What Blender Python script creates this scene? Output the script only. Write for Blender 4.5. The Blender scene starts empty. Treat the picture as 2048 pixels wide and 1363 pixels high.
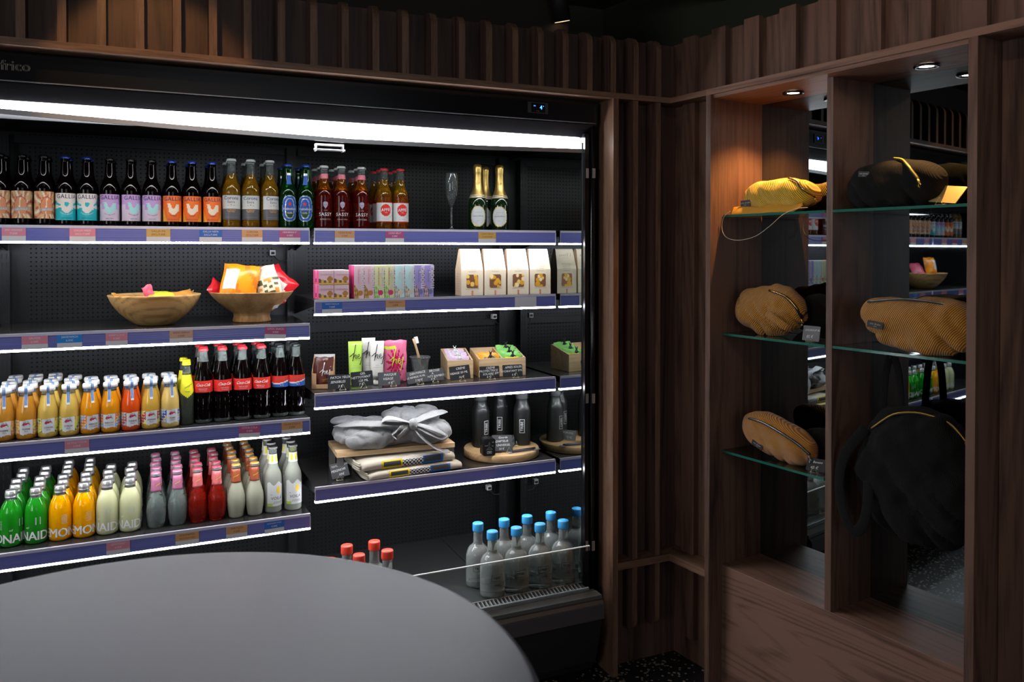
import bpy, bmesh, math, random
from math import sin, cos, pi, radians, sqrt, atan2, hypot
from mathutils import Vector, Matrix, noise

# ------------------------------------------------------------------ camera, world, light, exposure
SC = bpy.context.scene
COL = SC.collection
H_EYE = 1.54
cam_d = bpy.data.cameras.new('camera')
cam_d.sensor_width = 36.0
cam_d.lens = 1625.0 / 2048.0 * 36.0
cam_d.shift_x = 0.0
cam_d.shift_y = -(681.5 - 520.84) / 2048.0
cam_d.clip_start = 0.05
cam_d.clip_end = 60
cam_d.dof.use_dof = True
cam_d.dof.focus_distance = 2.95
cam_d.dof.aperture_fstop = 5.0
cam = bpy.data.objects.new('camera', cam_d)
cam.location = (0, 0, H_EYE)
cam.rotation_euler = (radians(90 - 0.77), 0, radians(-24.26))
COL.objects.link(cam)
SC.camera = cam

SC.view_settings.view_transform = 'Standard'
SC.view_settings.look = 'None'
SC.view_settings.gamma = 1.0
SC.view_settings.use_curve_mapping = False
SC.view_settings.exposure = 0.0
cy = SC.cycles
cy.max_bounces = 9
cy.diffuse_bounces = 3
cy.glossy_bounces = 5
cy.transmission_bounces = 8
cy.transparent_max_bounces = 8
cy.caustics_reflective = False
cy.caustics_refractive = False
cy.sample_clamp_indirect = 4.0
cy.sample_clamp_direct = 0.0
cy.blur_glossy = 0.3

w = bpy.data.worlds.new('world')
SC.world = w
w.use_nodes = True
w.node_tree.nodes['Background'].inputs[0].default_value = (0.55, 0.6, 0.7, 1)
w.node_tree.nodes['Background'].inputs[1].default_value = 0.012

def light(name, kind, loc, aim, power, color, size=0.1, spot=None, blend=0.5, size_y=None, spread=None):
    d = bpy.data.lights.new(name, kind)
    d.energy = power
    d.color = color
    if kind == 'AREA':
        d.size = size
        if size_y:
            d.shape = 'RECTANGLE'; d.size_y = size_y
        if spread: d.spread = spread
    else:
        d.shadow_soft_size = size
    if spot:
        d.spot_size = radians(spot); d.spot_blend = blend
    o = bpy.data.objects.new(name, d)
    o.location = loc
    o.rotation_euler = (Vector(aim) - Vector(loc)).to_track_quat('-Z', 'Y').to_euler()
    COL.objects.link(o)
    return o

# added soft fills from front, left and above, then frieze spotlight and side spot
light('front_fill_light', 'AREA', (1.0, -3.2, 1.9), (0.6, 2.0, 1.1), 17, (0.86, 0.92, 1.0), 2.2, size_y=1.6)  # unseen soft fill added behind the camera to lift the cabinet front
light('side_fill_light', 'AREA', (-2.9, -0.6, 1.7), (2.0, 1.4, 1.2), 34, (0.92, 0.94, 1.0), 1.6, size_y=1.4)  # unseen fill added so the side wall comes out brighter than the back
light('ceiling_fill_light', 'AREA', (0.2, 0.4, 2.88), (0.2, 0.5, 0), 2.2, (1.0, 0.93, 0.85), 1.2, size_y=0.8)  # weak overhead fill added for the general ambient level
light('frieze_spot_light', 'SPOT', (-0.15, 1.35, 2.82), (0.02, 2.5, 2.0), 34, (1.0, 0.50, 0.17), 0.02, spot=25, blend=0.35)
light('side_spot_light', 'SPOT', (0.3, 0.9, 2.85), (2.05, 1.7, 1.9), 14, (1.0, 0.72, 0.5), 0.05, spot=58, blend=1.0)

# ------------------------------------------------------------------ wall B frame (c = distance out to the right, s = distance along it)
AB = radians(-7.70)
BD = Vector((sin(AB), cos(AB), 0))
BN = Vector((cos(AB), -sin(AB), 0))
def BP(c, s, z=0.0):
    p = BN * c + BD * s
    return Vector((p.x, p.y, z))
ROTB = atan2(-BD.y, -BD.x)

# ------------------------------------------------------------------ materials
MATS = {}
def mat(name, color=(0.5, 0.5, 0.5), rough=0.5, metal=0.0, trans=0.0, ior=1.45, emit=None, estr=0.0, coat=0.0, spec=0.5, sheen=0.0, alpha=1.0):
    if name in MATS: return MATS[name]
    m = bpy.data.materials.new(name)
    m.use_nodes = True
    b = m.node_tree.nodes['Principled BSDF']
    b.inputs['Base Color'].default_value = (*color, 1)
    b.inputs['Roughness'].default_value = rough
    b.inputs['Metallic'].default_value = metal
    b.inputs['Transmission Weight'].default_value = trans
    b.inputs['IOR'].default_value = ior
    b.inputs['Coat Weight'].default_value = coat
    b.inputs['Coat Roughness'].default_value = 0.05
    b.inputs['Specular IOR Level'].default_value = spec
    b.inputs['Sheen Weight'].default_value = sheen
    b.inputs['Alpha'].default_value = alpha
    if emit:
        b.inputs['Emission Color'].default_value = (*emit, 1)
        b.inputs['Emission Strength'].default_value = estr
    m.diffuse_color = (*color, 1)
    MATS[name] = m
    return m
def nodes(m):
    nt = m.node_tree
    return nt, nt.nodes, nt.links, nt.nodes['Principled BSDF']

def wood(name, dark, light_c, axis='Z', rough=0.45, scale=1.0, plank=0.0, figure=0.5, spec=0.4, rotb=False):
    if name in MATS: return MATS[name]
    m = mat(name, light_c, rough, spec=spec)
    nt, N, L, b = nodes(m)
    tc = N.new('ShaderNodeTexCoord')
    mp = N.new('ShaderNodeMapping')
    base = N.new('ShaderNodeMapping')
    base.inputs['Rotation'].default_value = (0, 0, AB if rotb else 0)   # turns the grain frame onto the side wall
    L.new(tc.outputs['Object'], base.inputs['Vector'])
    st = {'X': (1.0, 16, 16), 'Y': (16, 1.0, 16), 'Z': (16, 16, 1.0)}[axis]
    mp.inputs['Scale'].default_value = tuple(v * scale for v in st)
    L.new(base.outputs[0], mp.inputs['Vector'])
    n1 = N.new('ShaderNodeTexNoise'); n1.inputs['Scale'].default_value = 1.3; n1.inputs['Detail'].default_value = 3; n1.inputs['Distortion'].default_value = 0.6
    L.new(mp.outputs[0], n1.inputs['Vector'])
    # cathedral rings: bands of a slow noise field
    mul = N.new('ShaderNodeMath'); mul.operation = 'MULTIPLY'; mul.inputs[1].default_value = 26
    n0 = N.new('ShaderNodeTexNoise'); n0.inputs['Scale'].default_value = 0.22; n0.inputs['Detail'].default_value = 1.0
    L.new(mp.outputs[0], n0.inputs['Vector'])
    L.new(n0.outputs['Fac'], mul.inputs[0])
    fr = N.new('ShaderNodeMath'); fr.operation = 'PINGPONG'; fr.inputs[1].default_value = 0.5
    L.new(mul.outputs[0], fr.inputs[0])
    n2 = N.new('ShaderNodeTexNoise'); n2.inputs['Scale'].default_value = 9; n2.inputs['Detail'].default_value = 3
    L.new(mp.outputs[0], n2.inputs['Vector'])
    a1 = N.new('ShaderNodeMath'); a1.operation = 'MULTIPLY_ADD'; a1.inputs[1].default_value = figure; L.new(fr.outputs[0], a1.inputs[0])
    a2 = N.new('ShaderNodeMath'); a2.operation = 'MULTIPLY_ADD'; a2.inputs[1].default_value = 0.55
    L.new(n2.outputs['Fac'], a2.inputs[0]); L.new(n1.outputs['Fac'], a2.inputs[2])
    L.new(a2.outputs[0], a1.inputs[2])
    cr = N.new('ShaderNodeValToRGB')
    cr.color_ramp.elements[0].position = 0.50; cr.color_ramp.elements[0].color = (*dark, 1)
    cr.color_ramp.elements[1].position = 1.15 if figure > 0.3 else 0.95; cr.color_ramp.elements[1].color = (*light_c, 1)
    if cr.color_ramp.elements[1].position > 1: cr.color_ramp.elements[1].position = 1.0
    L.new(a1.outputs[0], cr.inputs[0])
    L.new(cr.outputs[0], b.inputs['Base Color'])
    bp = N.new('ShaderNodeBump'); bp.inputs['Strength'].default_value = 0.12; bp.inputs['Distance'].default_value = 0.002
    L.new(a1.outputs[0], bp.inputs['Height']); L.new(bp.outputs[0], b.inputs['Normal'])
    return m

W_V = wood('walnut_vertical_shaded', (0.028, 0.015, 0.013), (0.110, 0.059, 0.044), 'Z')  # darker than the side walnut: the back wall's shade is in the colour
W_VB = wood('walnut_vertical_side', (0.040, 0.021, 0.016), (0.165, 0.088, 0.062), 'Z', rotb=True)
W_HB = wood('walnut_horizontal_side', (0.075, 0.037, 0.026), (0.25, 0.135, 0.095), 'Y', figure=0.9, rotb=True)
W_HA = wood('walnut_horizontal_back', (0.07, 0.036, 0.026), (0.23, 0.13, 0.092), 'X')
W_EV = wood('plywood_edge_vertical', (0.075, 0.036, 0.022), (0.19, 0.105, 0.065), 'Z', figure=0.1, scale=2.5)  # tone lowered to put the back wall's dimmer light into the edges
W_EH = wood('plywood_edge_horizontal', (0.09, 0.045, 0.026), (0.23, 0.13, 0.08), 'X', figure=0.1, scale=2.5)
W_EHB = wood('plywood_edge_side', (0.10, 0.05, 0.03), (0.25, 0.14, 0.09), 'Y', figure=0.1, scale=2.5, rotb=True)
W_PINE = wood('pine', (0.50, 0.30, 0.14), (0.78, 0.56, 0.33), 'X', figure=0.35, rough=0.55)
W_BOWL = wood('acacia_bowl', (0.32, 0.14, 0.04), (0.78, 0.48, 0.19), 'X', figure=0.7, rough=0.3)
W_BAMBOO = wood('bamboo_bowl', (0.36, 0.19, 0.07), (0.60, 0.37, 0.16), 'Z', figure=0.1, rough=0.3)
W_DISK = wood('ash_disc', (0.50, 0.28, 0.12), (0.76, 0.50, 0.25), 'X', figure=0.8, rough=0.5)

BLACK = mat('black_metal', (0.011, 0.012, 0.014), 0.32, spec=0.5)
BLACKM = mat('black_matte', (0.012, 0.012, 0.013), 0.6)
GLOSSB = mat('black_gloss', (0.006, 0.006, 0.008), 0.18, spec=0.6)
SHELFM = mat('shelf_metal', (0.020, 0.019, 0.019), 0.22, spec=0.5)
CHROME = mat('chrome', (0.8, 0.8, 0.82), 0.18, 1.0)
GOLDM = mat('gold_metal', (0.85, 0.62, 0.22), 0.25, 1.0)
BRASSW = mat('brass_wire', (0.9, 0.78, 0.5), 0.3, 0.7)
WHITEP = mat('white_plastic', (0.8, 0.8, 0.8), 0.35)
MIRF = mat('fridge_mirror', (0.80, 0.86, 0.83), 0.02, 1.0)
MIRN = mat('smoked_mirror', (0.25, 0.29, 0.30), 0.015, 1.0)
RAILP = mat('rail_plastic', (0.66, 0.63, 0.76), 0.25, coat=0.5)
LEDE = mat('led_strip', (1, 1, 1), 0.5, emit=(0.95, 0.97, 1.0), estr=48)
TUBE = mat('tube_light', (1, 1, 1), 0.5, emit=(0.95, 0.97, 1.0), estr=25)
ALU = mat('aluminium', (0.62, 0.60, 0.60), 0.32, 0.9)
OLIVE = mat('olive_paint', (0.075, 0.082, 0.050), 0.8)
TABLEM = mat('table_laminate', (0.072, 0.080, 0.112), 0.36, spec=0.5)
GLASS = mat('clear_glass', (0.93, 0.97, 0.95), 0.0, trans=1.0, ior=1.45)
GLASSEDGE = mat('glass_edge_green', (0.02, 0.20, 0.14), 0.1, trans=0.3, ior=1.5)
SLATE = mat('slate_card', (0.018, 0.0185, 0.020), 0.45)
CHALK = mat('chalk_white', (0.85, 0.85, 0.85), 0.7)
WHITE = mat('ink_white', (0.85, 0.86, 0.86), 0.5)
INK = mat('ink_black', (0.012, 0.012, 0.02), 0.5)
INKN = mat('ink_navy', (0.02, 0.025, 0.12), 0.5)

def make_rail():
    m = mat('rail_blue', (0.17, 0.18, 0.52), 0.30, coat=0.6)
    nt, N, L, b = nodes(m)
    b.inputs['Coat Roughness'].default_value = 0.25
    tc = N.new('ShaderNodeTexCoord'); mp = N.new('ShaderNodeMapping'); mp.inputs['Scale'].default_value = (0.6, 1, 260)
    L.new(tc.outputs['Object'], mp.inputs[0])
    n = N.new('ShaderNodeTexNoise'); n.inputs['Scale'].default_value = 1.0; n.inputs['Detail'].default_value = 2
    L.new(mp.outputs[0], n.inputs['Vector'])
    bp = N.new('ShaderNodeBump'); bp.inputs['Strength'].default_value = 0.35; bp.inputs['Distance'].default_value = 0.002
    L.new(n.outputs['Fac'], bp.inputs['Height']); L.new(bp.outputs[0], b.inputs['Normal']); L.new(bp.outputs[0], b.inputs['Coat Normal'])
    return m
RAILB = make_rail()

def make_peg():
    m = mat('perforated_metal', (0.020, 0.021, 0.022), 0.35, spec=0.5)
    nt, N, L, b = nodes(m)
    b.inputs['Metallic'].default_value = 0.35
    tc = N.new('ShaderNodeTexCoord'); sp = N.new('ShaderNodeSeparateXYZ'); L.new(tc.outputs['Object'], sp.inputs[0])
    def m2(op, a, bb=None, c=None):
        n = N.new('ShaderNodeMath'); n.operation = op
        for i, v in enumerate((a, bb, c)):
            if v is None: continue
            if isinstance(v, (int, float)): n.inputs[i].default_value = v
            else: L.new(v, n.inputs[i])
        return n.outputs[0]
    fx = m2('SUBTRACT', m2('FRACT', m2('DIVIDE', m2('ADD', sp.outputs[0], 5.0), 0.0158)), 0.5)
    fz = m2('SUBTRACT', m2('FRACT', m2('DIVIDE', m2('ADD', sp.outputs[2], 5.0), 0.0152)), 0.5)
    d = m2('SQRT', m2('ADD', m2('MULTIPLY', fx, fx), m2('MULTIPLY', fz, fz)))
    hole = m2('LESS_THAN', d, 0.175)
    # solid margins 6 cm wide beside each upright
    mx = m2('ABSOLUTE', m2('SUBTRACT', m2('FRACT', m2('DIVIDE', m2('ADD', sp.outputs[0], 0.437 + 9.5), 0.95)), 0.5))
    inb = m2('LESS_THAN', mx, 0.435)
    hole = m2('MULTIPLY', hole, inb)
    mix = N.new('ShaderNodeMix'); mix.data_type = 'RGBA'
    mix.inputs[6].default_value = (0.020, 0.021, 0.022, 1); mix.inputs[7].default_value = (0.0, 0.0, 0.0, 1)
    L.new(hole, mix.inputs[0]); L.new(mix.outputs[2], b.inputs['Base Color'])
    L.new(m2('MULTIPLY_ADD', hole, 0.5, 0.33), b.inputs['Roughness'])
    bp = N.new('ShaderNodeBump'); bp.inputs['Strength'].default_value = 0.5; bp.inputs['Distance'].default_value = 0.001; bp.invert = True
    L.new(hole, bp.inputs['Height'])
    nz = N.new('ShaderNodeTexNoise'); nz.inputs['Scale'].default_value = 5; L.new(tc.outputs['Object'], nz.inputs['Vector'])
    bp2 = N.new('ShaderNodeBump'); bp2.inputs['Strength'].default_value = 0.15; bp2.inputs['Distance'].default_value = 0.01
    L.new(nz.outputs['Fac'], bp2.inputs['Height']); L.new(bp2.outputs[0], bp.inputs['Normal'])
    L.new(bp.outputs[0], b.inputs['Normal'])
    return m
PEG = make_peg()

def make_terrazzo():
    m = mat('dark_terrazzo', (0.01, 0.01, 0.01), 0.35)
    nt, N, L, b = nodes(m)
    tc = N.new('ShaderNodeTexCoord')
    v = N.new('ShaderNodeTexVoronoi'); v.inputs['Scale'].default_value = 58; v.inputs['Randomness'].default_value = 1.0
    n = N.new('ShaderNodeTexNoise'); n.inputs['Scale'].default_value = 9; n.inputs['Detail'].default_value = 5
    L.new(tc.outputs['Object'], v.inputs['Vector']); L.new(tc.outputs['Object'], n.inputs['Vector'])
    s = N.new('ShaderNodeMath'); s.operation = 'MULTIPLY_ADD'; s.inputs[1].default_value = -0.5; L.new(n.outputs['Fac'], s.inputs[0]); L.new(v.outputs['Distance'], s.inputs[2])
    c = N.new('ShaderNodeValToRGB'); c.color_ramp.elements[0].position = 0.0; c.color_ramp.elements[0].color = (0.30, 0.27, 0.22, 1)
    c.color_ramp.elements[1].position = 0.035; c.color_ramp.elements[1].color = (0.012, 0.012, 0.013, 1)
    L.new(s.outputs[0], c.inputs[0]); L.new(c.outputs[0], b.inputs['Base Color'])
    return m
TERR = make_terrazzo()

def cloth(name, col, scale=120, dist=0.0015, strength=0.6, direction=None, rough=0.9, sheen=0.3, vary=0.15):
    """woven or ribbed cloth; direction (x,y,z) gives corduroy ribs"""
    if name in MATS: return MATS[name]
    m = mat(name, col, rough, sheen=sheen)
    nt, N, L, b = nodes(m)
    tc = N.new('ShaderNodeTexCoord')
    if direction:
        wv = N.new('ShaderNodeTexWave'); wv.wave_type = 'BANDS'; wv.bands_direction = 'X'
        wv.inputs['Scale'].default_value = scale; wv.inputs['Distortion'].default_value = 0.6; wv.inputs['Detail Scale'].default_value = 0.3
        mp = N.new('ShaderNodeMapping'); mp.inputs['Rotation'].default_value = direction
        L.new(tc.outputs['Object'], mp.inputs[0]); L.new(mp.outputs[0], wv.inputs['Vector']); h = wv.outputs['Fac']
    else:
        wv = N.new('ShaderNodeTexNoise'); wv.inputs['Scale'].default_value = scale; wv.inputs['Detail'].default_value = 3
        L.new(tc.outputs['Object'], wv.inputs['Vector']); h = wv.outputs['Fac']
    bp = N.new('ShaderNodeBump'); bp.inputs['Strength'].default_value = strength; bp.inputs['Distance'].default_value = dist
    L.new(h, bp.inputs['Height']); L.new(bp.outputs[0], b.inputs['Normal'])
    mix = N.new('ShaderNodeMix'); mix.data_type = 'RGBA'
    mix.inputs[6].default_value = (*[c * (1 - vary * 2) for c in col], 1); mix.inputs[7].default_value = (*[min(1, c * (1 + vary)) for c in col], 1)
    L.new(h, mix.inputs[0]); L.new(mix.outputs[2], b.inputs['Base Color'])
    return m

# ------------------------------------------------------------------ mesh builder
_TXT = {}
def text_shape(s, size, bold=0.0, shear=0.0, align='CENTER', space=1.0):
    key = (s, round(size, 5), bold, shear, align, space)
    if key in _TXT: return _TXT[key]
    c = bpy.data.curves.new('lettering_source', 'FONT')
    c.body = s; c.size = size; c.align_x = align; c.align_y = 'CENTER'
    c.resolution_u = 2; c.shear = shear; c.space_character = space; c.space_line = 0.95
    o = bpy.data.objects.new('lettering_source', c)
    COL.objects.link(o)
    dg = bpy.context.evaluated_depsgraph_get(); dg.update()
    me = o.evaluated_get(dg).to_mesh()
    vs = [(v.co.x, v.co.y) for v in me.vertices]
    fs = [tuple(p.vertices) for p in me.polygons]
    o.evaluated_get(dg).to_mesh_clear()
    bpy.data.objects.remove(o); bpy.data.curves.remove(c)
    if size >= 0.008 and vs:            # cut large letters into narrow strips so that they bend round a bottle
        me2 = bpy.data.meshes.new('strip'); me2.from_pydata([(x, y, 0) for x, y in vs], [], fs)
        bm = bmesh.new(); bm.from_mesh(me2); bpy.data.meshes.remove(me2)
        x0, x1 = min(v[0] for v in vs), max(v[0] for v in vs); k = int(x0 / 0.0035)
        while k * 0.0035 < x1:
            bmesh.ops.bisect_plane(bm, geom=bm.verts[:] + bm.edges[:] + bm.faces[:], plane_co=(k * 0.0035, 0, 0), plane_no=(1, 0, 0)); k += 1
        bm.verts.index_update()
        vs = [(v.co.x, v.co.y) for v in bm.verts]; fs = [tuple(v.index for v in f.verts) for f in bm.faces]
        bm.free()
    if bold >= 0.008:                   # heavier strokes: the letter laid twice, a hair apart
        d = bold * size; n = len(vs)
        vs = [(x - d, y) for x, y in vs] + [(x + d, y) for x, y in vs]; fs = fs + [tuple(i + n for i in f) for f in fs]
    _TXT[key] = (vs, fs)
    return _TXT[key]

class MB:
    def __init__(self):
        self.v = []; self.f = []; self.m = []; self.sm = []; self.mats = []
    def mi(self, m):
        if m not in self.mats: self.mats.append(m)
        return self.mats.index(m)
    def add(self, vs, fs, m, smooth=False):
        o = len(self.v); self.v += [tuple(x) for x in vs]; i = self.mi(m)
        for f in fs:
            self.f.append(tuple(k + o for k in f)); self.m.append(i); self.sm.append(smooth)
        return self
    def hexa(self, p, m):      # p: 8 points, bottom 4 ccw then top 4
        return self.add(p, [(0, 3, 2, 1), (4, 5, 6, 7), (0, 1, 5, 4), (1, 2, 6, 5), (2, 3, 7, 6), (3, 0, 4, 7)], m)
    def box(self, x0, x1, y0, y1, z0, z1, m):
        return self.hexa([(x0, y0, z0), (x1, y0, z0), (x1, y1, z0), (x0, y1, z0), (x0, y0, z1), (x1, y0, z1), (x1, y1, z1), (x0, y1, z1)], m)
    def bbox(self, c0, c1, s0, s1, z0, z1, m):
        return self.hexa([BP(c0, s1, z0), BP(c0, s0, z0), BP(c1, s0, z0), BP(c1, s1, z0), BP(c0, s1, z1), BP(c0, s0, z1), BP(c1, s0, z1), BP(c1, s1, z1)], m)
    def prism(self, poly, h0, h1, m, fn):
        """poly: 2D points; fn(u, v, h) -> 3D"""
        n = len(poly)
        vs = [fn(u, v, h0) for u, v in poly] + [fn(u, v, h1) for u, v in poly]
        fs = [tuple(range(n))[::-1], tuple(range(n, 2 * n))] + [(i, (i + 1) % n, n + (i + 1) % n, n + i) for i in range(n)]
        return self.add(vs, fs, m)
    def lathe(self, prof, m, n=24, cx=0, cy=0, smooth=True, mfun=None, squash=1.0, caps=True):
        vs = []; 
        for r, z in prof:
            for k in range(n):
                a = 2 * pi * k / n
                vs.append((cx + r * cos(a), cy + r * sin(a) * squash, z))
        o = len(self.v); self.v += vs
        for i in range(len(prof) - 1):
            mm = self.mi(mfun((prof[i][1] + prof[i + 1][1]) / 2) if mfun else m)
            for k in range(n):
                self.f.append((o + i * n + k, o + i * n + (k + 1) % n, o + (i + 1) * n + (k + 1) % n, o + (i + 1) * n + k)); self.m.append(mm); self.sm.append(smooth)
        for i, rev in ((0, True), (len(prof) - 1, False)):
            if caps and prof[i][0] > 1e-5:
                ring = [o + i * n + k for k in range(n)]
                self.f.append(tuple(ring[::-1] if rev else ring)); self.m.append(self.mi(mfun(prof[i][1]) if mfun else m)); self.sm.append(False)
        return self
    def tube(self, path, r, m, n=8, closed=False, flat=1.0, up=(0, 0, 1), cap=True):
        P = [Vector(p) for p in path]; N = len(P); R = r if isinstance(r, (list, tuple)) else [r] * N
        vs = []
        for i, p in enumerate(P):
            a = P[(i - 1) % N] if (closed or i > 0) else p
            b = P[(i + 1) % N] if (closed or i < N - 1) else p
            t = (b - a).normalized()
            u = Vector(up) - t * t.dot(Vector(up))
            if u.length < 1e-4: u = Vector((1, 0, 0)) - t * t.x
            u.normalize(); s = t.cross(u)
            for k in range(n):
                q = 2 * pi * k / n
                vs.append(p + s * (R[i] * cos(q)) + u * (R[i] * flat * sin(q)))
        fs = []
        for i in range(N if closed else N - 1):
            j = (i + 1) % N
            for k in range(n):
                fs.append((i * n + k, i * n + (k + 1) % n, j * n + (k + 1) % n, j * n + k))
        if not closed and cap:
            fs += [tuple(range(n))[::-1], tuple((N - 1) * n + k for k in range(n))]
        return self.add(vs, fs, m, True)
    def text(self, s, size, m, fn, bold=0.0, shear=0.0, align='CENTER', space=1.0):
        vs, fs = text_shape(s, size, bold, shear, align, space)
        return self.add([fn(x, y) for x, y in vs], fs, m)
    def grid(self, nu, nv, fn, paint, smooth=False):
        """fn(u,v)->3D with u in [-1,1], v in [0,1]; paint(u,v)->material or None"""
        vs = [fn(-1 + 2 * i / nu, j / nv) for j in range(nv + 1) for i in range(nu + 1)]
        o = len(self.v); self.v += [tuple(x) for x in vs]
        for j in range(nv):
            for i in range(nu):
                mm = paint(-1 + 2 * (i + 0.5) / nu, (j + 0.5) / nv) if callable(paint) else paint
                if mm is None: continue
                self.f.append((o + j * (nu + 1) + i, o + j * (nu + 1) + i + 1, o + (j + 1) * (nu + 1) + i + 1, o + (j + 1) * (nu + 1) + i))
                self.m.append(self.mi(mm)); self.sm.append(smooth)
        return self
    def mesh(self, name):
        me = bpy.data.meshes.new(name)
        me.from_pydata(self.v, [], self.f)
        for m in self.mats: me.materials.append(m)
        me.polygons.foreach_set('material_index', self.m)
        me.polygons.foreach_set('use_smooth', self.sm)
        me.update()
        return me
    def build(self, name, parent=None, loc=None, rot=None, bevel=0.0, subd=0, solid=0.0):
        o = bpy.data.objects.new(name, self.mesh(name))
        COL.objects.link(o)
        if parent: o.parent = parent
        if loc is not None: o.location = loc
        if rot is not None: o.rotation_euler = rot
        if solid:
            md = o.modifiers.new('thickness', 'SOLIDIFY'); md.thickness = solid; md.offset = 0
        if subd:
            md = o.modifiers.new('smooth', 'SUBSURF'); md.levels = subd; md.render_levels = subd
        if bevel:
            md = o.modifiers.new('edge', 'BEVEL'); md.width = bevel; md.segments = 2; md.limit_method = 'ANGLE'
        return o

def tag(o, label, cat, group=None, kind=None):
    o['label'] = label; o['category'] = cat
    if group: o['group'] = group
    if kind: o['kind'] = kind
    return o
def empty(name, loc=(0, 0, 0), rotz=0.0, label=None, cat=None, group=None):
    o = bpy.data.objects.new(name, None); COL.objects.link(o)
    o.location = loc; o.rotation_euler = (0, 0, rotz); o.empty_display_size = 0.05
    if label: tag(o, label, cat, group)
    return o
def struct(o):
    o['kind'] = 'structure'; return o
def dup(root, loc, rotz=0.0, label=None, group=None, tilt=None):
    r = root.copy(); COL.objects.link(r); r.location = loc; r.rotation_euler = (tilt or (0, 0, 0))
    r.rotation_euler[2] = rotz
    if label: r['label'] = label
    if group: r['group'] = group
    for ch in root.children:
        c = ch.copy(); COL.objects.link(c); c.parent = r
        for g in ch.children:
            d = g.copy(); COL.objects.link(d); d.parent = c
    return r
def curve3(P, k=5):             # smooth path through 3D points
    P = [Vector(p) for p in P]; Q = [P[0]] + P + [P[-1]]; out = []
    for i in range(1, len(Q) - 2):
        a, b, c, d = Q[i - 1:i + 3]
        for j in range(k):
            t = j / k
            out.append(0.5 * (2 * b + (c - a) * t + (2 * a - 5 * b + 4 * c - d) * t * t + (3 * b - a - 3 * c + d) * t ** 3))
    out.append(P[-1]); return out
def cradii(R, k=5):
    out = []
    for a, b in zip(R, R[1:]): out += [a + (b - a) * j / k for j in range(k)]
    return out + [R[-1]]
def cyl(R, z0=0.0):             # wraps flat lettering on a bottle of radius R, facing -Y
    return lambda x, y: (R * sin(x / R), -R * cos(x / R), z0 + y)
def plate(o, ux, uz):           # lettering on a flat plate: origin, right, up
    o = Vector(o); ux = Vector(ux); uz = Vector(uz)
    return lambda x, y: tuple(o + ux * x + uz * y)
def nest(root, pairs=(('label', 'lettering'), ('brand_tab', 'lettering'), ('zip', 'zip_pull'), ('card', 'chalk_writing'), ('sachet_body', 'lettering'), ('pouch_body', 'lettering'), ('tube_body', 'lettering'), ('wrapper', 'lettering'), ('printed_front', 'lettering'), ('paper_bag', 'lettering'), ('neck_foil', 'lettering'), ('flask_body', 'lettering'), ('adapter_body', 'lettering'), ('price_rail', 'rail_edge'), ('bottle_body', 'lettering'))):
    """lettering, pulls and edgings become sub-parts of the piece that carries them"""
    kids = list(root.children)
    for a, b in pairs:
        A = [k for k in kids if k.name.split('.')[0] == a]; B = [k for k in kids if k.name.split('.')[0] == b and k.parent == root]
        if A:
            for k in B: k.parent = A[0]
    return root
ORD = ['first', 'second', 'third', 'fourth', 'fifth', 'sixth', 'seventh', 'eighth', 'ninth', 'tenth']
random.seed(7)
# ------------------------------------------------------------------ room shell
YA, YP = 2.500, 2.575            # front plane of the back wall trim, face of its panel
CB, CP, CL, CM = 2.088, 2.172, 2.150, 2.350   # side wall: trim front, panel face, ledge front, mirror
XL = -1.62
def cornerX(Y, c):               # where the line y=Y meets the side plane c
    return (c - BN.y * Y) / BN.x
def cs_at(Y, c):
    return BP(0, 0).x if False else (Vector((cornerX(Y, c), Y, 0))).dot(BD)

mb = MB(); mb.box(-3.5, 4.5, -4.2, 4.4, -0.05, 0.0, TERR); struct(mb.build('floor'))
mb = MB(); mb.box(-3.5, 4.5, -4.2, 4.4, 3.0, 3.05, OLIVE); struct(mb.build('ceiling'))
mb = MB(); mb.box(-3.5, 4.5, 4.3, 4.4, 0.0, 3.0, OLIVE); struct(mb.build('wall_back'))
mb = MB(); mb.box(-3.5, -3.4, -4.2, 4.4, 0.0, 3.0, OLIVE); struct(mb.build('wall_left'))
mb = MB(); mb.bbox(3.1, 3.2, -3.6, 4.6, 0.0, 3.0, OLIVE); struct(mb.build('wall_right'))

# back panelling: panel, fins with rounded front corners, trims and the post beside the cooler
xc = cornerX(YP, CP)
mb = MB()
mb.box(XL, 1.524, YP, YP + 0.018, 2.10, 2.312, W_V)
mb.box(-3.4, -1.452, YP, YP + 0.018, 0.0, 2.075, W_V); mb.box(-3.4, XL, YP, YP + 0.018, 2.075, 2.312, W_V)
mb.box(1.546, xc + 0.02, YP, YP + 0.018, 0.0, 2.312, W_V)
struct(mb.build('wall_back_cladding'))
def fin(mb, x0, x1, z0, z1, rt, rb):
    """profile in the YZ plane, rounded at the free front corner"""
    yf = YA + 0.008
    poly = [(YP, z0)]
    if rb:
        poly += [(yf + rb - rb * sin(pi / 2 * k / 6), z0 + rb - rb * cos(pi / 2 * k / 6)) for k in range(7)]
    else: poly += [(yf, z0)]
    if rt:
        poly += [(yf + rt - rt * cos(pi / 2 * k / 6), z1 - rt + rt * sin(pi / 2 * k / 6)) for k in range(7)]
    else: poly += [(yf, z1)]
    poly += [(YP, z1)]
    n0 = len(mb.f)
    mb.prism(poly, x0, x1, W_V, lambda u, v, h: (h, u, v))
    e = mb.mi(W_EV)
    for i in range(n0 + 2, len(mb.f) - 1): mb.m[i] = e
mb = MB()
x = 1.613
while x > XL + 0.03:
    fin(mb, x, x + 0.022, 2.10, 2.315, 0.045, 0)
    x -= 0.0962
fin(mb, 1.711, 1.733, 2.10, 2.315, 0.045, 0)
for x in (1.612, 1.710):
    fin(mb, x, x + 0.021, 0.41, 2.08, 0, 0)
    fin(mb, x, x + 0.021, 0.143, 0.384, 0, 0.04)
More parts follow.
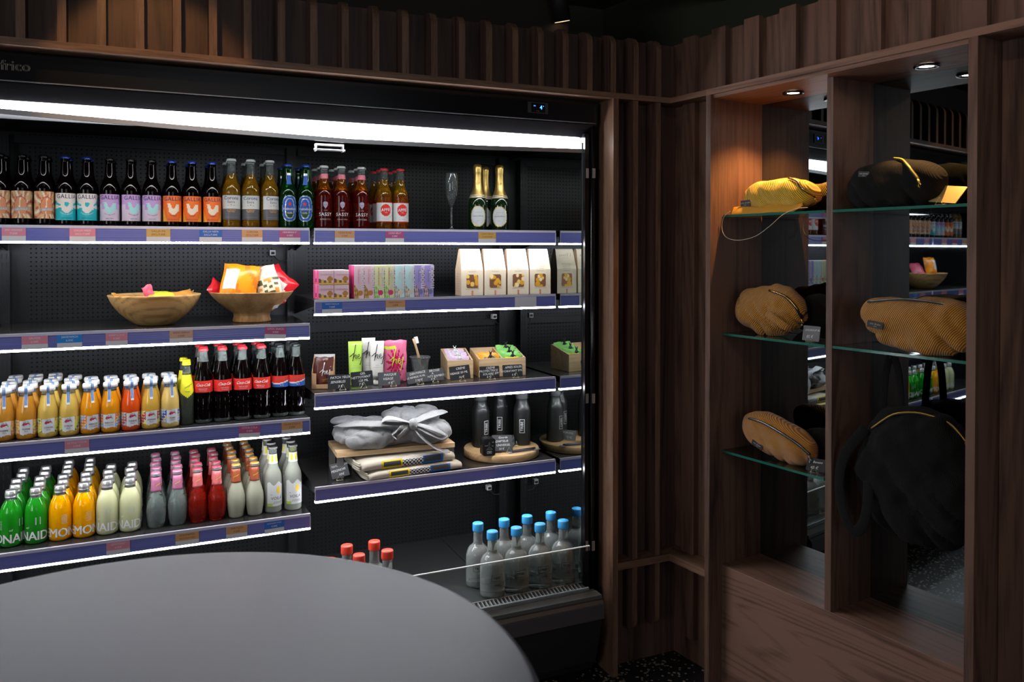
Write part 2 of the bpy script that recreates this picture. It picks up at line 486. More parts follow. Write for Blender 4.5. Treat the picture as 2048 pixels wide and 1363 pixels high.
struct(mb.build('trim_1'))
xf = cornerX(YA, CB)
mb = MB()
def corner_board(mb, z0, z1, xa, sb, ma, mbm):
    ya, yb = YA, YP
    ca, cb = CB, CP
    xi, xo = cornerX(ya, ca), cornerX(yb, cb)
    mb.hexa([(xa, ya, z0), (xi, ya, z0), (xo, yb, z0), (xa, yb, z0), (xa, ya, z1), (xi, ya, z1), (xo, yb, z1), (xa, yb, z1)], ma)
    p0, p1 = Vector((xi, ya, 0)), Vector((xo, yb, 0))
    q0, q1 = BP(ca, sb), BP(cb, sb)
    f = lambda p, z: (p.x, p.y, z)
    mb.hexa([f(p0, z0), f(q0, z0), f(q1, z0), f(p1, z0), f(p0, z1), f(q0, z1), f(q1, z1), f(p1, z1)], mbm)
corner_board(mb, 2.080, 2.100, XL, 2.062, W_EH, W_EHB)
struct(mb.build('trim_2'))
mb = MB(); corner_board(mb, 0.384, 0.410, 1.546, 2.062, W_EH, W_EHB); struct(mb.build('trim_3'))
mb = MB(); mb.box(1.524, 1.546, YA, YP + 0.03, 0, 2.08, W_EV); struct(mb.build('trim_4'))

# side panelling: panel and flat raised boards
sc = Vector((xc, YP, 0)).dot(BD)
mb = MB()
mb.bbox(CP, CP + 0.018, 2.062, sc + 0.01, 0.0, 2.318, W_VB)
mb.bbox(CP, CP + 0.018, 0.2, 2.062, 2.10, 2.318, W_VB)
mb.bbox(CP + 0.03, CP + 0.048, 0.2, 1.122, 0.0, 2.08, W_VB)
struct(mb.build('wall_right_cladding'))
mb = MB()
s = 2.180
for k in range(13):
    mb.bbox(CL, CP, s, s + 0.065, 2.10, 2.326, W_VB)
    s -= 0.1493
mb.bbox(CL, CP, 2.180, 2.244, 0.41, 2.08, W_VB)
mb.bbox(CL, CP, 2.180, 2.244, 0.093, 0.384, W_VB)
for k in range(6):
    s = 0.985 - 0.1493 * k
    mb.bbox(CP + 0.008, CP + 0.03, s, s + 0.065, 0.05, 2.06, W_VB)
struct(mb.build('trim_5'))

# ------------------------------------------------------------------ built-in display niches with smoked mirrors
u = empty('display_niche', tuple(BP(2.25, 1.6, 0)), 0, 'walnut wall unit with two tall mirrored niches and a deep bottom ledge', 'shelving unit')
def part(mb, name, **k):
    o = mb.build(name, **k)
    o.parent = u; o.matrix_parent_inverse = Matrix.Translation(-Vector(u.location))
    return o
for name, s0, s1, c0 in (('side_panel', 2.040, 2.062, CB), ('side_panel', 1.124, 1.148, CB), ('divider', 1.592, 1.614, CL)):
    mb = MB(); z0 = 0.424 if name == 'divider' else 0.0
    mb.bbox(c0, CM, s0, s1, z0, 2.08, W_VB)
    e = mb.mi(W_EV); mb.m[5] = e
    part(mb, name)
mb = MB(); mb.bbox(CB, CM, 0.2, 2.062, 2.080, 2.100, W_HB); e = mb.mi(W_EHB); mb.m[5] = e; mb.bbox(CB + 0.012, CM, 1.148, 2.040, 2.068, 2.080, W_HB); part(mb, 'top_panel')
mb = MB(); mb.bbox(CL, CM + 0.02, 1.148, 2.040, 0.0, 0.424, W_HB); part(mb, 'ledge', bevel=0.0015)
mb = MB(); mb.bbox(CM, CM + 0.006, 1.614, 2.040, 0.424, 2.08, MIRN); part(mb, 'mirror')
mb = MB(); mb.bbox(CM, CM + 0.006, 1.148, 1.592, 0.424, 2.08, MIRN); part(mb, 'mirror')
mb = MB(); mb.bbox(CM + 0.006, CM + 0.02, 1.124, 2.062, 0.424, 2.10, BLACKM); part(mb, 'back_board')

# glass shelves
def glass_shelf(s0, s1, z, label):
    mb = MB(); mb.bbox(2.148, 2.344, s0, s1, z - 0.004, z + 0.004, GLASS)
    e = mb.mi(GLASSEDGE)
    for i in (2, 3, 4, 5): mb.m[i] = e
    return tag(mb.build('glass_shelf'), label, 'shelf', 'glass shelves in the mirrored niches')
glass_shelf(1.617, 2.037, 1.658, 'green-edged glass shelf under the yellow bag lit from above')
glass_shelf(1.617, 2.037, 1.242, 'green-edged glass shelf holding the brown bag with a slate card')
glass_shelf(1.617, 2.037, 0.828, 'lowest green-edged glass shelf, under the small brown belt bag')
glass_shelf(1.151, 1.589, 1.658, 'green-edged glass shelf under the black bag with yellow zip')
glass_shelf(1.151, 1.589, 1.242, 'green-edged glass shelf under the widest brown corduroy bag')
for z in (1.658, 1.242, 0.828):
    pass

# recessed downlights
DLE = mat('downlight_lens', (1, 1, 1), 0.4, emit=(1.0, 0.86, 0.72), estr=30)
def downlight(c, s, label, aim_s, cone, pw):
    p = BP(c, s, 2.068)
    r = empty('downlight', tuple(p), 0, label, 'ceiling light', 'downlights in the niche tops')
    mb = MB(); mb.lathe([(0.021, -0.001), (0.034, -0.001), (0.036, -0.004), (0.034, -0.007), (0.024, -0.007), (0.021, -0.004), (0.021, -0.001)], GLOSSB, 28, caps=False); mb.build('rim', r)
    mb = MB(); mb.lathe([(0.0, -0.0028), (0.0215, -0.0028)], DLE, 24); mb.build('lens', r)
    l = light('downlight_beam', 'SPOT', (p.x, p.y, 2.056), tuple(BP(c, aim_s, 1.3)), pw, (1.0, 0.50, 0.16), 0.012, spot=cone, blend=0.6)
    return r
downlight(2.242, 1.815, 'round recessed spot glowing over the yellow bag', 1.90, 105, 22)
downlight(2.240, 1.350, 'round recessed spot over the black bag with yellow zip', 1.24, 72, 17)

# things over the panelling: track with heads, ventilation duct
t = empty('track_light', (1.6, 3.3, 2.80), 0, 'black ceiling track with a small spotlight head at its left end', 'track light')
mb = MB(); mb.box(0.0, 1.5, -0.02, 0.02, 0.0, 0.05, BLACKM); mb.box(0.3, 0.32, -0.01, 0.01, 0.05, 0.2, BLACKM); mb.box(1.2, 1.22, -0.01, 0.01, 0.05, 0.2, BLACKM); mb.build('rail', t)
mb = MB(); mb.tube([(0.0, 0, 0.03), (-0.09, -0.05, 0.0)], 0.03, BLACKM, 16); mb.build('lamp_head', t)
t = empty('spotlight', (1.52, 2.95, 2.46), 0, 'black cylinder spotlight hanging above the panelling, warm light at its mouth', 'spotlight')
mb = MB(); mb.tube([(0.05, 0.03, 0.02), (0.0, 0.0, 0.22)], 0.036, BLACKM, 24); mb.build('lamp_body', t)
mb = MB(); mb.tube([(0.0, 0.0, 0.20), (0.0, 0.0, 0.54)], 0.012, BLACKM, 10); mb.build('stem', t)
mb = MB()
a = Vector((0.05, 0.03, 0.02)); d = (a - Vector((0, 0, 0.22))).normalized()
mb.tube([a - d * 0.0005, a + d * 0.0012], 0.031, mat('lamp_mouth', (0.8, 0.6, 0.4), 0.5, emit=(1.0, 0.72, 0.4), estr=1.6), 24); mb.build('lens', t)
mb = MB(); mb.box(-3.3, 1.62, 3.02, 3.5, 2.40, 2.66, mat('brown_duct', (0.022, 0.012, 0.009), 0.7)); tag(mb.build('ceiling_duct'), 'dark brown boxed duct running behind the fluted frieze', 'duct')
for o in (bpy.data.objects['ceiling_duct'],):
    pass

# ------------------------------------------------------------------ round table in the foreground
t = empty('high_table', (-0.047, 1.049, 0), 0, 'round dark grey table top in the foreground, out of focus', 'table')
mb = MB(); mb.lathe([(0.0, 0.966), (0.47, 0.966), (0.500, 0.972), (0.512, 0.985), (0.515, 0.994), (0.512, 0.9985), (0.505, 1.0), (0.0, 1.0)], TABLEM, 128); mb.build('table_top', t)
mb = MB(); mb.lathe([(0.05, 0.02), (0.035, 0.05), (0.03, 0.9), (0.06, 0.95), (0.10, 0.966)], BLACKM, 24); mb.build('pedestal', t)
mb = MB(); mb.lathe([(0.0, 0.0), (0.26, 0.0), (0.26, 0.012), (0.06, 0.022), (0.0, 0.022)], BLACKM, 48); mb.build('base', t)
# ------------------------------------------------------------------ open-front refrigerated cabinet
FX0, FX1 = -1.40, 1.452          # inner left and right faces
DECK = 0.32
fr = empty('refrigerated_cabinet', (0, 2.9, 0), 0, 'long black open-front drinks fridge with lit shelves set into the panelling', 'refrigerator')
def fpart(mb, name, **k):
    o = mb.build(name, **k); o.parent = fr; o.matrix_parent_inverse = Matrix.Translation((0, -2.9, 0)); return o
mb = MB(); mb.box(FX0, FX1, 3.25, 3.27, DECK, 1.96, PEG)
for x0, x1 in ((-1.36, -0.46), (-0.41, 0.49), (0.54, 1.375)):
    for z in (1.905, 1.215, 0.895):
        mb.box(x0, x1, 3.232, 3.25, z, z + 0.012, BLACK); mb.box(x0, x1, 3.226, 3.232, z, z + 0.028, BLACK)
fpart(mb, 'back_panel')
for x in (-1.385, -0.437, 0.513, 1.402):
    mb = MB()
    mb.box(x - 0.017, x + 0.017, 3.205, 3.25, DECK, 1.93, BLACK)
    for k in range(52):
        z = DECK + 0.05 + k * 0.03
        for dx in (-0.009, 0.005):
            mb.box(x + dx, x + dx + 0.004, 3.2035, 3.205, z, z + 0.016, BLACKM)
    fpart(mb, 'slotted_upright')
# side walls with mirrored lining, front frame
mb = MB()
mb.box(FX1 + 0.004, 1.497, 2.600, 3.32, 0.02, 2.073, BLACK)
mb.box(FX1 + 0.004, 1.472, 2.585, 2.600, 0.30, 1.96, GLOSSB)
mb.tube([(1.487, 2.585, 0.30), (1.487, 2.585, 2.0)], 0.010, GLOSSB, 12)
for z in (1.80, 0.98, 0.44):
    mb.box(1.460, 1.470, 2.582, 2.585, z, z + 0.035, ALU); mb.box(1.481, 1.492, 2.572, 2.576, z, z + 0.035, ALU)
fpart(mb, 'side_wall')
mb = MB(); mb.box(FX0 - 0.045, FX0 - 0.004, 2.570, 3.32, 0.02, 2.073, BLACK); fpart(mb, 'side_wall')
mb = MB(); mb.box(FX1, FX1 + 0.004, 2.605, 3.25, DECK, 1.93, MIRF); fpart(mb, 'mirror_lining')
# header
mb = MB()
sec = [(2.570, 2.073), (2.570, 2.000), (2.574, 1.992), (2.612, 1.950), (2.63, 1.950), (2.63, 1.99), (3.32, 1.99), (3.32, 2.073)]
mb.prism(sec, FX0 - 0.045, 1.497, GLOSSB, lambda u, v, h: (h, u, v))
mb.box(FX0 - 0.04, 1.492, 2.5685, 2.5705, 1.996, 1.9985, mat('header_trim', (0.25, 0.25, 0.27), 0.3, 0.6))
fpart(mb, 'header')
mb = MB()
mb.box(FX0, FX1, 2.67, 3.25, 1.945, 1.955, BLACK)
for k in range(70):
    x = FX0 + 0.02 + k * 0.0405
    mb.box(x, x + 0.004, 2.70, 2.92, 1.940, 1.945, BLACKM)
fpart(mb, 'ceiling_grille')
LOWER_EDGE = [(FX0 + 0.01, 1.928), (-0.36, 1.922), (0.10, 1.906), (0.60, 1.893), (1.05, 1.896), (1.448, 1.904)]   # lower edge of the lit strip, lowest near the middle
mb = MB()
for (xa, za), (xb, zb) in zip(LOWER_EDGE, LOWER_EDGE[1:]):
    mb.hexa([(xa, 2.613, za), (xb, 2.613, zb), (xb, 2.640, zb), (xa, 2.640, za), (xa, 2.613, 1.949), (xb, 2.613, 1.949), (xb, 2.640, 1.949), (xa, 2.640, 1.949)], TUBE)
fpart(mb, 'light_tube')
mb = MB()
for (xa, za), (xb, zb) in zip(LOWER_EDGE, LOWER_EDGE[1:-1] + [(1.468, 1.904)]):
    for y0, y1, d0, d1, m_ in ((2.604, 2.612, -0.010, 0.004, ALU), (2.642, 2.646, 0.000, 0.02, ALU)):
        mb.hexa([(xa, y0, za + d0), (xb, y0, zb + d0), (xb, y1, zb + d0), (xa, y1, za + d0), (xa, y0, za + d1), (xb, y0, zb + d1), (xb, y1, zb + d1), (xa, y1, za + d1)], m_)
mb.box(FX0 + 0.01, 1.468, 2.646, 2.672, 1.905, 1.945, BLACK); fpart(mb, 'light_rail_baffle')  # rear strip and black box added to keep tube light off the back panel
mb = MB()
mb.text('infrico', 0.038, mat('logo_grey', (0.55, 0.5, 0.42), 0.5), lambda x, y: (-0.284 + x, 2.5692, 2.037 + y), bold=0.012, align='RIGHT')
fpart(mb, 'logo')
mb = MB()
mb.box(1.218, 1.296, 2.566, 2.5702, 2.018, 2.056, mat('display_case', (0.045, 0.045, 0.05), 0.5)); mb.box(1.230, 1.284, 2.5652, 2.5662, 2.021, 2.053, GLOSSB)
BLUEL = mat('display_blue', (0.05, 0.2, 0.9), 0.5, emit=(0.05, 0.22, 1.0), estr=5)
mb.text('4', 0.020, BLUEL, lambda x, y: (1.268 + x, 2.5648, 2.038 + y), bold=0.01)
mb.text('o', 0.007, BLUEL, lambda x, y: (1.2775 + x, 2.5648, 2.044 + y))
mb.text('**', 0.010, BLUEL, lambda x, y: (1.243 + x, 2.5648, 2.041 + y))
mb.text('- - - -', 0.005, mat('display_red', (0.8, 0.1, 0.05), 0.5, emit=(1, 0.2, 0.1), estr=0.6), lambda x, y: (1.255 + x, 2.5648, 2.026 + y))
fpart(mb, 'temperature_display')
# deck, air grille, guard glass, bumper and base
mb = MB()
for x0, x1 in ((FX0, -0.44), (-0.437, 0.511), (0.514, 1.13), (1.133, FX1)):
    mb.box(x0, x1, 2.60, 3.25, DECK - 0.02, DECK, mat('deck_metal', (0.030, 0.031, 0.032), 0.45))
fpart(mb, 'deck')
mb = MB(); mb.box(FX0, FX1, 2.545, 2.60, DECK - 0.03, DECK - 0.006, BLACKM)
k = 0; x = FX0 + 0.01
GR = mat('grille_metal', (0.42, 0.42, 0.42), 0.4, 0.5)
mb.box(FX0, FX1, 2.595, 2.60, DECK - 0.006, DECK + 0.002, GR); mb.box(FX0, FX1, 2.545, 2.552, DECK - 0.006, DECK + 0.002, GR)
while x < FX1 - 0.02:
    mb.hexa([(x, 2.552, DECK - 0.006), (x + 0.004, 2.552, DECK - 0.006), (x + 0.010, 2.595, DECK - 0.006), (x + 0.006, 2.595, DECK - 0.006), (x, 2.552, DECK + 0.001), (x + 0.004, 2.552, DECK + 0.001), (x + 0.010, 2.595, DECK + 0.001), (x + 0.006, 2.595, DECK + 0.001)], GR)
    x += 0.0145
fpart(mb, 'air_grille')
mb = MB(); mb.box(FX0, FX1 - 0.002, 2.536, 2.541, 0.325, 0.474, mat('guard_glass', (0.95, 0.98, 0.97), 0.0, trans=1.0, ior=1.05))
mb.box(FX0, FX1 - 0.002, 2.5355, 2.5415, 0.474, 0.477, mat('glass_top_edge', (0.75, 0.8, 0.8), 0.2, emit=None)); fpart(mb, 'guard_glass')
mb = MB()
sec = [(2.60, 0.290), (2.60, 0.02), (2.56, 0.02), (2.53, 0.06), (2.50, 0.16), (2.485, 0.225), (2.470, 0.235), (2.470, 0.290), (2.480, 0.300), (2.53, 0.314), (2.545, 0.314), (2.545, 0.290)]
mb.prism(sec, FX0 - 0.045, 1.470, BLACKM, lambda u, v, h: (h, u, v))
mb.box(FX0 - 0.045, 1.470, 2.4685, 2.4705, 0.238, 0.288, mat('bumper_grey', (0.06, 0.055, 0.065), 0.4))
mb.box(FX0 - 0.045, 1.470, 2.484, 2.528, 0.3025, 0.3155, mat('sill_grey', (0.11, 0.12, 0.125), 0.35, 0.3))
mb.box(FX0 - 0.045, 1.497, 2.60, 3.32, 0.02, 0.29, BLACK)
fpart(mb, 'base')
mb = MB()
for x in (-1.3, -0.4, 0.5, 1.4): mb.box(x - 0.03, x + 0.03, 2.7, 2.76, 0.0, 0.02, BLACKM)
fpart(mb, 'foot')

t = empty('label_holder', (0.542, 2.640, 1.880), 0, 'white plastic clip hanging under the strip light', 'clip')
mb = MB(); mb.box(-0.045, 0.045, -0.012, 0.012, -0.006, 0.0, WHITEP); mb.box(-0.045, -0.041, -0.012, 0.010, -0.024, -0.006, WHITEP); mb.box(0.041, 0.045, -0.012, 0.010, -0.024, -0.006, WHITEP)
mb.build('bracket', t)
mb = MB(); mb.tube([(-0.05, -0.006, -0.019), (0.05, -0.006, -0.019)], 0.004, mat('clear_rod', (0.7, 0.7, 0.72), 0.2), 8); mb.build('rod', t)

# shelves: board, front price rail, LED strip and end brackets
YL = 2.790
def shelf(x0, x1, z, label, depth=3.225):
    r = empty('fridge_shelf', ((x0 + x1) / 2, 3.0, z), 0, label, 'shelf', 'lit shelves of the drinks fridge')
    cx, w2 = (x0 + x1) / 2, (x1 - x0) / 2
    mb = MB(); mb.box(-w2, w2, YL + 0.008 - 3.0, depth - 3.0 - 0.022, -0.022, 0.0, SHELFM); mb.build('shelf_board', r)
    mb = MB()
    mb.box(-w2, w2, YL - 3.0, YL + 0.007 - 3.0, -0.046, -0.007, RAILB); mb.build('price_rail', r)
    mb = MB()
    mb.box(-w2, w2, YL - 0.001 - 3.0, YL + 0.008 - 3.0, -0.007, 0.0015, RAILP)
    mb.box(-w2 - 0.001, -w2 + 0.0015, YL - 0.0015 - 3.0, YL + 0.003 - 3.0, -0.0465, -0.007, RAILP); mb.box(w2 - 0.0015, w2 + 0.001, YL - 0.0015 - 3.0, YL + 0.003 - 3.0, -0.0465, -0.007, RAILP)
    mb.build('rail_edge', r)
    mb = MB(); mb.box(-w2, w2, YL + 0.001 - 3.0, YL + 0.014 - 3.0, -0.0528, -0.0475, LEDE); mb.build('light_strip', r)
    for sx in (-w2 + 0.001, w2 - 0.005):
        mb = MB(); mb.prism([(YL + 0.03 - 3.0, -0.022), (0.20, -0.075), (0.205, -0.022)], sx, sx + 0.004, BLACKM, lambda u, v, h: (h, u, v)); mb.build('bracket', r)
    return nest(r)
XM = (-0.430, 0.505); XR = (0.522, 1.442); X0 = (-1.380, -0.446)
shelf(*XM, 1.612, 'top fridge shelf on the left, holding the row of beer bottles')
shelf(*XM, 1.290, 'second fridge shelf on the left, holding two wooden bowls')
shelf(*XM, 0.968, 'third fridge shelf on the left, holding juices and colas')
shelf(*XM, 0.642, 'fourth fridge shelf on the left, holding lemonades and tonics')
shelf(*XR, 1.612, 'top fridge shelf on the right, with cider, a flute and champagne')
shelf(*XR, 1.368, 'second fridge shelf on the right, with cartons and biscuit bags')
shelf(*XR, 1.048, 'third fridge shelf on the right, with cosmetics and slate cards')
shelf(*XR, 0.728, 'fourth fridge shelf on the right, with the grey robe and black flasks')
for z, n in ((1.612, 'top'), (1.290, 'second'), (0.968, 'third'), (0.642, 'fourth')):
    shelf(*X0, z, n + ' shelf of the left fridge bay, seen only in the niche mirror')

# price tickets slipped into the rails
PINK = mat('ticket_pink', (0.80, 0.28, 0.36), 0.45, coat=0.3); MAG = mat('ticket_magenta', (0.52, 0.10, 0.25), 0.45, coat=0.3)
ORA = mat('ticket_orange', (0.72, 0.36, 0.15), 0.45, coat=0.3); BLU = mat('ticket_blue', (0.03, 0.15, 0.55), 0.45, coat=0.3); BLANK = mat('ticket_white', (0.72, 0.70, 0.74), 0.45, coat=0.3)
YEL = mat('ticket_amber', (0.72, 0.42, 0.10), 0.45, coat=0.3)
BUFF = mat('ticket_buff', (0.62, 0.38, 0.28), 0.45, coat=0.3)
def ticket(x0, x1, zs, m, l1, l2, ink, colour, tilt=0.0):
    cx, w2 = (x0 + x1) / 2, (x1 - x0) / 2
    y = YL - 0.0012
    r = bpy.data.objects.new('price_ticket', None)
    mb = MB(); mb.box(-w2, w2, -0.0004, 0.0004, -0.005, 0.019, m); mb.box(-w2, w2, -0.0004, 0.0004, -0.020, -0.005, BLANK)
    r = mb.build('price_ticket', None, (cx, y, zs - 0.0265), (0, tilt, 0))
    what = (l1 + ' ' + l2).strip()
    tag(r, f'{colour} price ticket reading {what}' if what else f'{colour} blank price ticket in the rail under the biscuit bags', 'price tag', 'price tickets in the shelf rails')
    if what:
        mb = MB()
        n = max(len(l1), 8)
        sz = min(0.0085, 2 * w2 / n * 1.30)
        mb.text(l1, sz, ink, lambda x, y: (x * 0.98, -0.0006, 0.0125 + y), bold=0.004)
        mb.text(l2, min(0.0085, 2 * w2 / max(len(l2), 8) * 1.3), ink, lambda x, y: (x, -0.0006, 0.002 + y), bold=0.004)
        mb.build('lettering', r)
    return r
PALE = mat('ink_pale', (0.85, 0.75, 0.80), 0.5); BRN = mat('ink_brown', (0.16, 0.07, 0.03), 0.5)
ticket(-0.385, -0.324, 1.612, PINK, 'INV ANDREE', '7.00€', PALE, 'pink')
ticket(-0.210, -0.140, 1.612, PINK, 'GALLIA WEISS', '33CL/7,00€', PALE, 'pink')
ticket(0.002, 0.071, 1.612, YEL, 'GALLIA IPA', '33CL/7,00€', BRN, 'amber')
ticket(0.157, 0.225, 1.612, BLU, 'GALLIA NEPA', '33CL/7,00€', PALE, 'blue')
ticket(0.287, 0.352, 1.612, ORA, 'CORONA', '33CL/7,00€', BRN, 'orange')
ticket(0.406, 0.475, 1.612, MAG, 'HEINEKEN 0°', '4.00€', PALE, 'magenta')
ticket(0.591, 0.659, 1.612, ORA, 'CIDRE ROSE', '5.00€', BRN, 'orange')
ticket(0.769, 0.836, 1.612, MAG, 'CIDRE BRUT', '5.00€', PALE, 'magenta')
ticket(1.121, 1.191, 1.612, YEL, 'LAURENT PERRIER', '37,5CL/50,00€', BRN, 'amber')
ticket(-0.337, -0.269, 1.290, PINK, 'SALADE', '6.00€', PALE, 'pink')
ticket(-0.245, -0.178, 1.290, mat('ticket_bright_blue', (0.02, 0.26, 0.72), 0.45), 'SANDWICH', '6.00€', WHITE, 'bright blue')
ticket(-0.114, -0.053, 1.290, PINK, 'DESSERT DU JOUR', '4.50€', PALE, 'pink')
ticket(0.067, 0.136, 1.290, BUFF, 'BARRE CEREALE', '2.50€', BRN, 'buff')
ticket(0.358, 0.427, 1.290, MAG, 'CHOC SNACK', '4.00€', PALE, 'magenta', 0.06)
ticket(0.547, 0.615, 1.368, BLU, 'ENERGY BALLS x3', '7.00€', PALE, 'blue')
ticket(0.769, 0.840, 1.368, ORA, 'ENERGY BALLS x1', '4.00€', BRN, 'orange')
ticket(1.269, 1.359, 1.368, BLANK, '', '', INK, 'large')
ticket(-0.227, -0.161, 0.968, PINK, 'LE COQ TOQUE', '5.00€', PALE, 'pink')
ticket(0.275, 0.342, 0.968, MAG, 'COCA COLA', '3.50€', PALE, 'magenta', 0.04)
ticket(0.411, 0.480, 0.968, ORA, 'COCA COLA 0', '3.50€', BRN, 'orange')
ticket(-0.116, -0.050, 0.642, PINK, 'LEMONAID', '4.50€', PALE, 'pink')
ticket(0.081, 0.151, 0.642, ORA, 'SCHWEPPES', 'SELECTION 4.00€', BRN, 'orange')
ticket(0.234, 0.300, 0.642, ORA, 'ABATILLES', '3.50€', BRN, 'orange')
ticket(0.355, 0.418, 0.642, BLU, 'LIMONADE VOILA', '4.00€', PALE, 'blue', -0.03)
for x, zs, m, t1, t2, c in ((-0.60, 1.612, PINK, 'CIDRE', '5.00€', 'rose'), (-0.75, 1.612, MAG, 'BLONDE', '5.00€', 'crimson'), (-0.90, 1.612, ORA, 'IPA', '5.00€', 'orange'), (-0.60, 1.290, PINK, 'WRAP', '6.00€', 'rose'), (-0.70, 1.290, BLU, 'SOUPE', '5.00€', 'blue'), (-0.85, 1.290, PINK, 'YAOURT', '3.00€', 'rose')):
    o = ticket(x - 0.035, x + 0.035, zs, m, '', '', PALE, c); o['label'] = f'{c} price ticket on the left bay\'s {"top" if zs > 1.5 else "second"} shelf, near x {abs(x):.2f}' 
    o['label'] = f'{c} blank ticket at {abs(x):.2f}'; o['label'] = f'{c} ticket in the left bay, {"top" if zs > 1.5 else "second"} shelf, {"far end" if x < -0.8 else "near end"}, seen mirrored'
    o['group'] = 'price tickets in the left bay'

# small sockets with cables on the back wall
def socket(x, z, y, label, drop):
    r = empty('cable_plug', (x, y, z), 0, label, 'plug', 'cable plugs on the fridge back wall')
    mb = MB(); mb.box(-0.010, 0.010, -0.016, 0.004, -0.010, 0.010, WHITEP); mb.box(-0.006, 0.006, -0.020, -0.016, -0.006, 0.004, BLACKM); mb.build('socket', r)
    mb = MB(); mb.tube([(0, -0.012, -0.008), (drop * 0.3, -0.018, -0.03), (drop * 0.7, -0.018, -0.032), (drop, -0.012, 0.0), (drop * 1.02, -0.01, 0.05)], 0.0022, BLACKM, 6); mb.build('cable', r)
socket(0.443, 1.528, 3.225, 'small white cable plug left of the upright, under the top shelf', 0.07)
socket(1.365, 1.253, 3.225, 'small white cable plug under the biscuit bags shelf', 0.03)
socket(1.340, 0.518, 3.225, 'small white cable plug low on the wall near the water bottles', 0.06)
# ------------------------------------------------------------------ bottle materials
def tint(name, col, trans, rough=0.03, ior=1.33, coat=0.0, spec=0.5):
    return mat(name, col, rough, trans=trans, ior=ior, coat=coat, spec=spec)
BROWNG = tint('brown_beer_glass', (0.0025, 0.0012, 0.001), 0.0, 0.05)
AMBER = tint('amber_beer', (0.82, 0.43, 0.025), 0.86, 0.02)
AMBERD = tint('amber_cider', (0.78, 0.24, 0.02), 0.88, 0.02)
ROSE = tint('rose_cider', (0.50, 0.03, 0.02), 0.90, 0.02)
GREENG = tint('green_beer_glass', (0.02, 0.22, 0.04), 0.92, 0.02)
GREEND = tint('champagne_glass', (0.010, 0.035, 0.010), 0.3, 0.05, ior=1.5)
EMPTYG = tint('empty_glass', (0.55, 0.62, 0.60), 0.86, 0.02, ior=1.12)
COLA = tint('cola_dark', (0.0022, 0.001, 0.001), 0.0, 0.05)
COLAG = tint('cola_neck_glass', (0.50, 0.58, 0.55), 0.80, 0.03, ior=1.15)
CLEARW = tint('clear_drink', (0.72, 0.86, 0.80), 0.82, 0.0)
SCHR = tint('ruby_drink', (0.92, 0.04, 0.015), 0.82, 0.02)
CLOUDY = tint('cloudy_drink', (0.55, 0.56, 0.42), 0.25, 0.06)
VOIL = tint('pale_lemonade', (0.66, 0.70, 0.60), 0.45, 0.04)
LGREEN = tint('green_lemonade', (0.015, 0.33, 0.015), 0.25, 0.06, coat=0.3)
LORANGE = tint('orange_lemonade', (0.95, 0.40, 0.0), 0.10, 0.06, coat=0.3)
LPALE = tint('pale_limeade', (0.72, 0.74, 0.42), 0.15, 0.06, coat=0.3)
WATERB = tint('water_bottle_glass', (0.90, 0.98, 0.94), 0.80, 0.0, ior=1.36)
def sparkle(m, scale, strength):      # moulded, rippled glass catches small highlights
    nt, N, L, b = nodes(m)
    tc = N.new('ShaderNodeTexCoord'); n = N.new('ShaderNodeTexNoise'); n.inputs['Scale'].default_value = scale; n.inputs['Detail'].default_value = 1.5
    L.new(tc.outputs['Object'], n.inputs['Vector'])
    bp = N.new('ShaderNodeBump'); bp.inputs['Strength'].default_value = strength; bp.inputs['Distance'].default_value = 0.004
    L.new(n.outputs['Fac'], bp.inputs['Height']); L.new(bp.outputs[0], b.inputs['Normal'])
sparkle(CLEARW, 110, 0.55); sparkle(SCHR, 110, 0.5); sparkle(AMBER, 60, 0.25); sparkle(AMBERD, 60, 0.3); sparkle(EMPTYG, 90, 0.4); sparkle(COLAG, 90, 0.5)
def juice(n, c): return tint('juice_' + n, c, 0.12, 0.08, coat=0.4)
CAPW = mat('cap_white', (0.72, 0.76, 0.74), 0.35); CAPB = mat('cap_blue', (0.03, 0.07, 0.40), 0.3, 0.4); CAPK = mat('cap_black', (0.02, 0.018, 0.016), 0.3, 0.5)
CAPR = mat('cap_red', (0.65, 0.03, 0.04), 0.35); CAPY = mat('cap_yellow', (0.85, 0.75, 0.02), 0.4); CAPP = mat('cap_pink', (0.65, 0.20, 0.34), 0.35, 0.2); CAPO = mat('cap_orange', (0.75, 0.35, 0.07), 0.35, 0.3)
CAPS = mat('cap_silver', (0.72, 0.72, 0.72), 0.32, 0.85); FOILG = mat('gold_foil', (0.75, 0.52, 0.16), 0.33, 0.85)

def crown(mb, r, z0, z1, m, side=None):
    n = 21; ps = []
    for rr, z, w in ((r * 1.0, z0, 1), (r * 0.98, z0 + (z1 - z0) * 0.6, 0.3), (r * 0.88, z1 - 0.0008, 0), (r * 0.6, z1, 0)):
        for k in range(2 * n):
            a = 2 * pi * k / (2 * n); q = rr * (1 + 0.07 * w * (1 if k % 2 else -1)); ps.append((q * cos(a), q * sin(a), z))
    N = 2 * n; fs = []
    for i in range(3):
        for k in range(N): fs.append((i * N + k, i * N + (k + 1) % N, (i + 1) * N + (k + 1) % N, (i + 1) * N + k))
    fs.append(tuple(3 * N + k for k in range(N)))
    if side:
        mb.add(ps, fs[:N], side, True); mb.add(ps, fs[N:], m, True)
    else: mb.add(ps, fs, m, True)
def band(mb, prof, m, n=24):
    mb.lathe(prof, m, n)
def wrap(R, z0, z1, am):       # label surface function: u in [-1,1] over +-am radians
    def fn(u, v):
        rr = R(z0 + v * (z1 - z0)) if callable(R) else R
        return (rr * sin(u * am), -rr * cos(u * am), z0 + v * (z1 - z0))
    return fn
def prof_r(prof, extra=0.0006):
    def f(z):
        for (r0, a), (r1, b) in zip(prof, prof[1:]):
            if a <= z <= b and b > a: return r0 + (r1 - r0) * (z - a) / (b - a) + extra
        return prof[-1][0] + extra
    return f
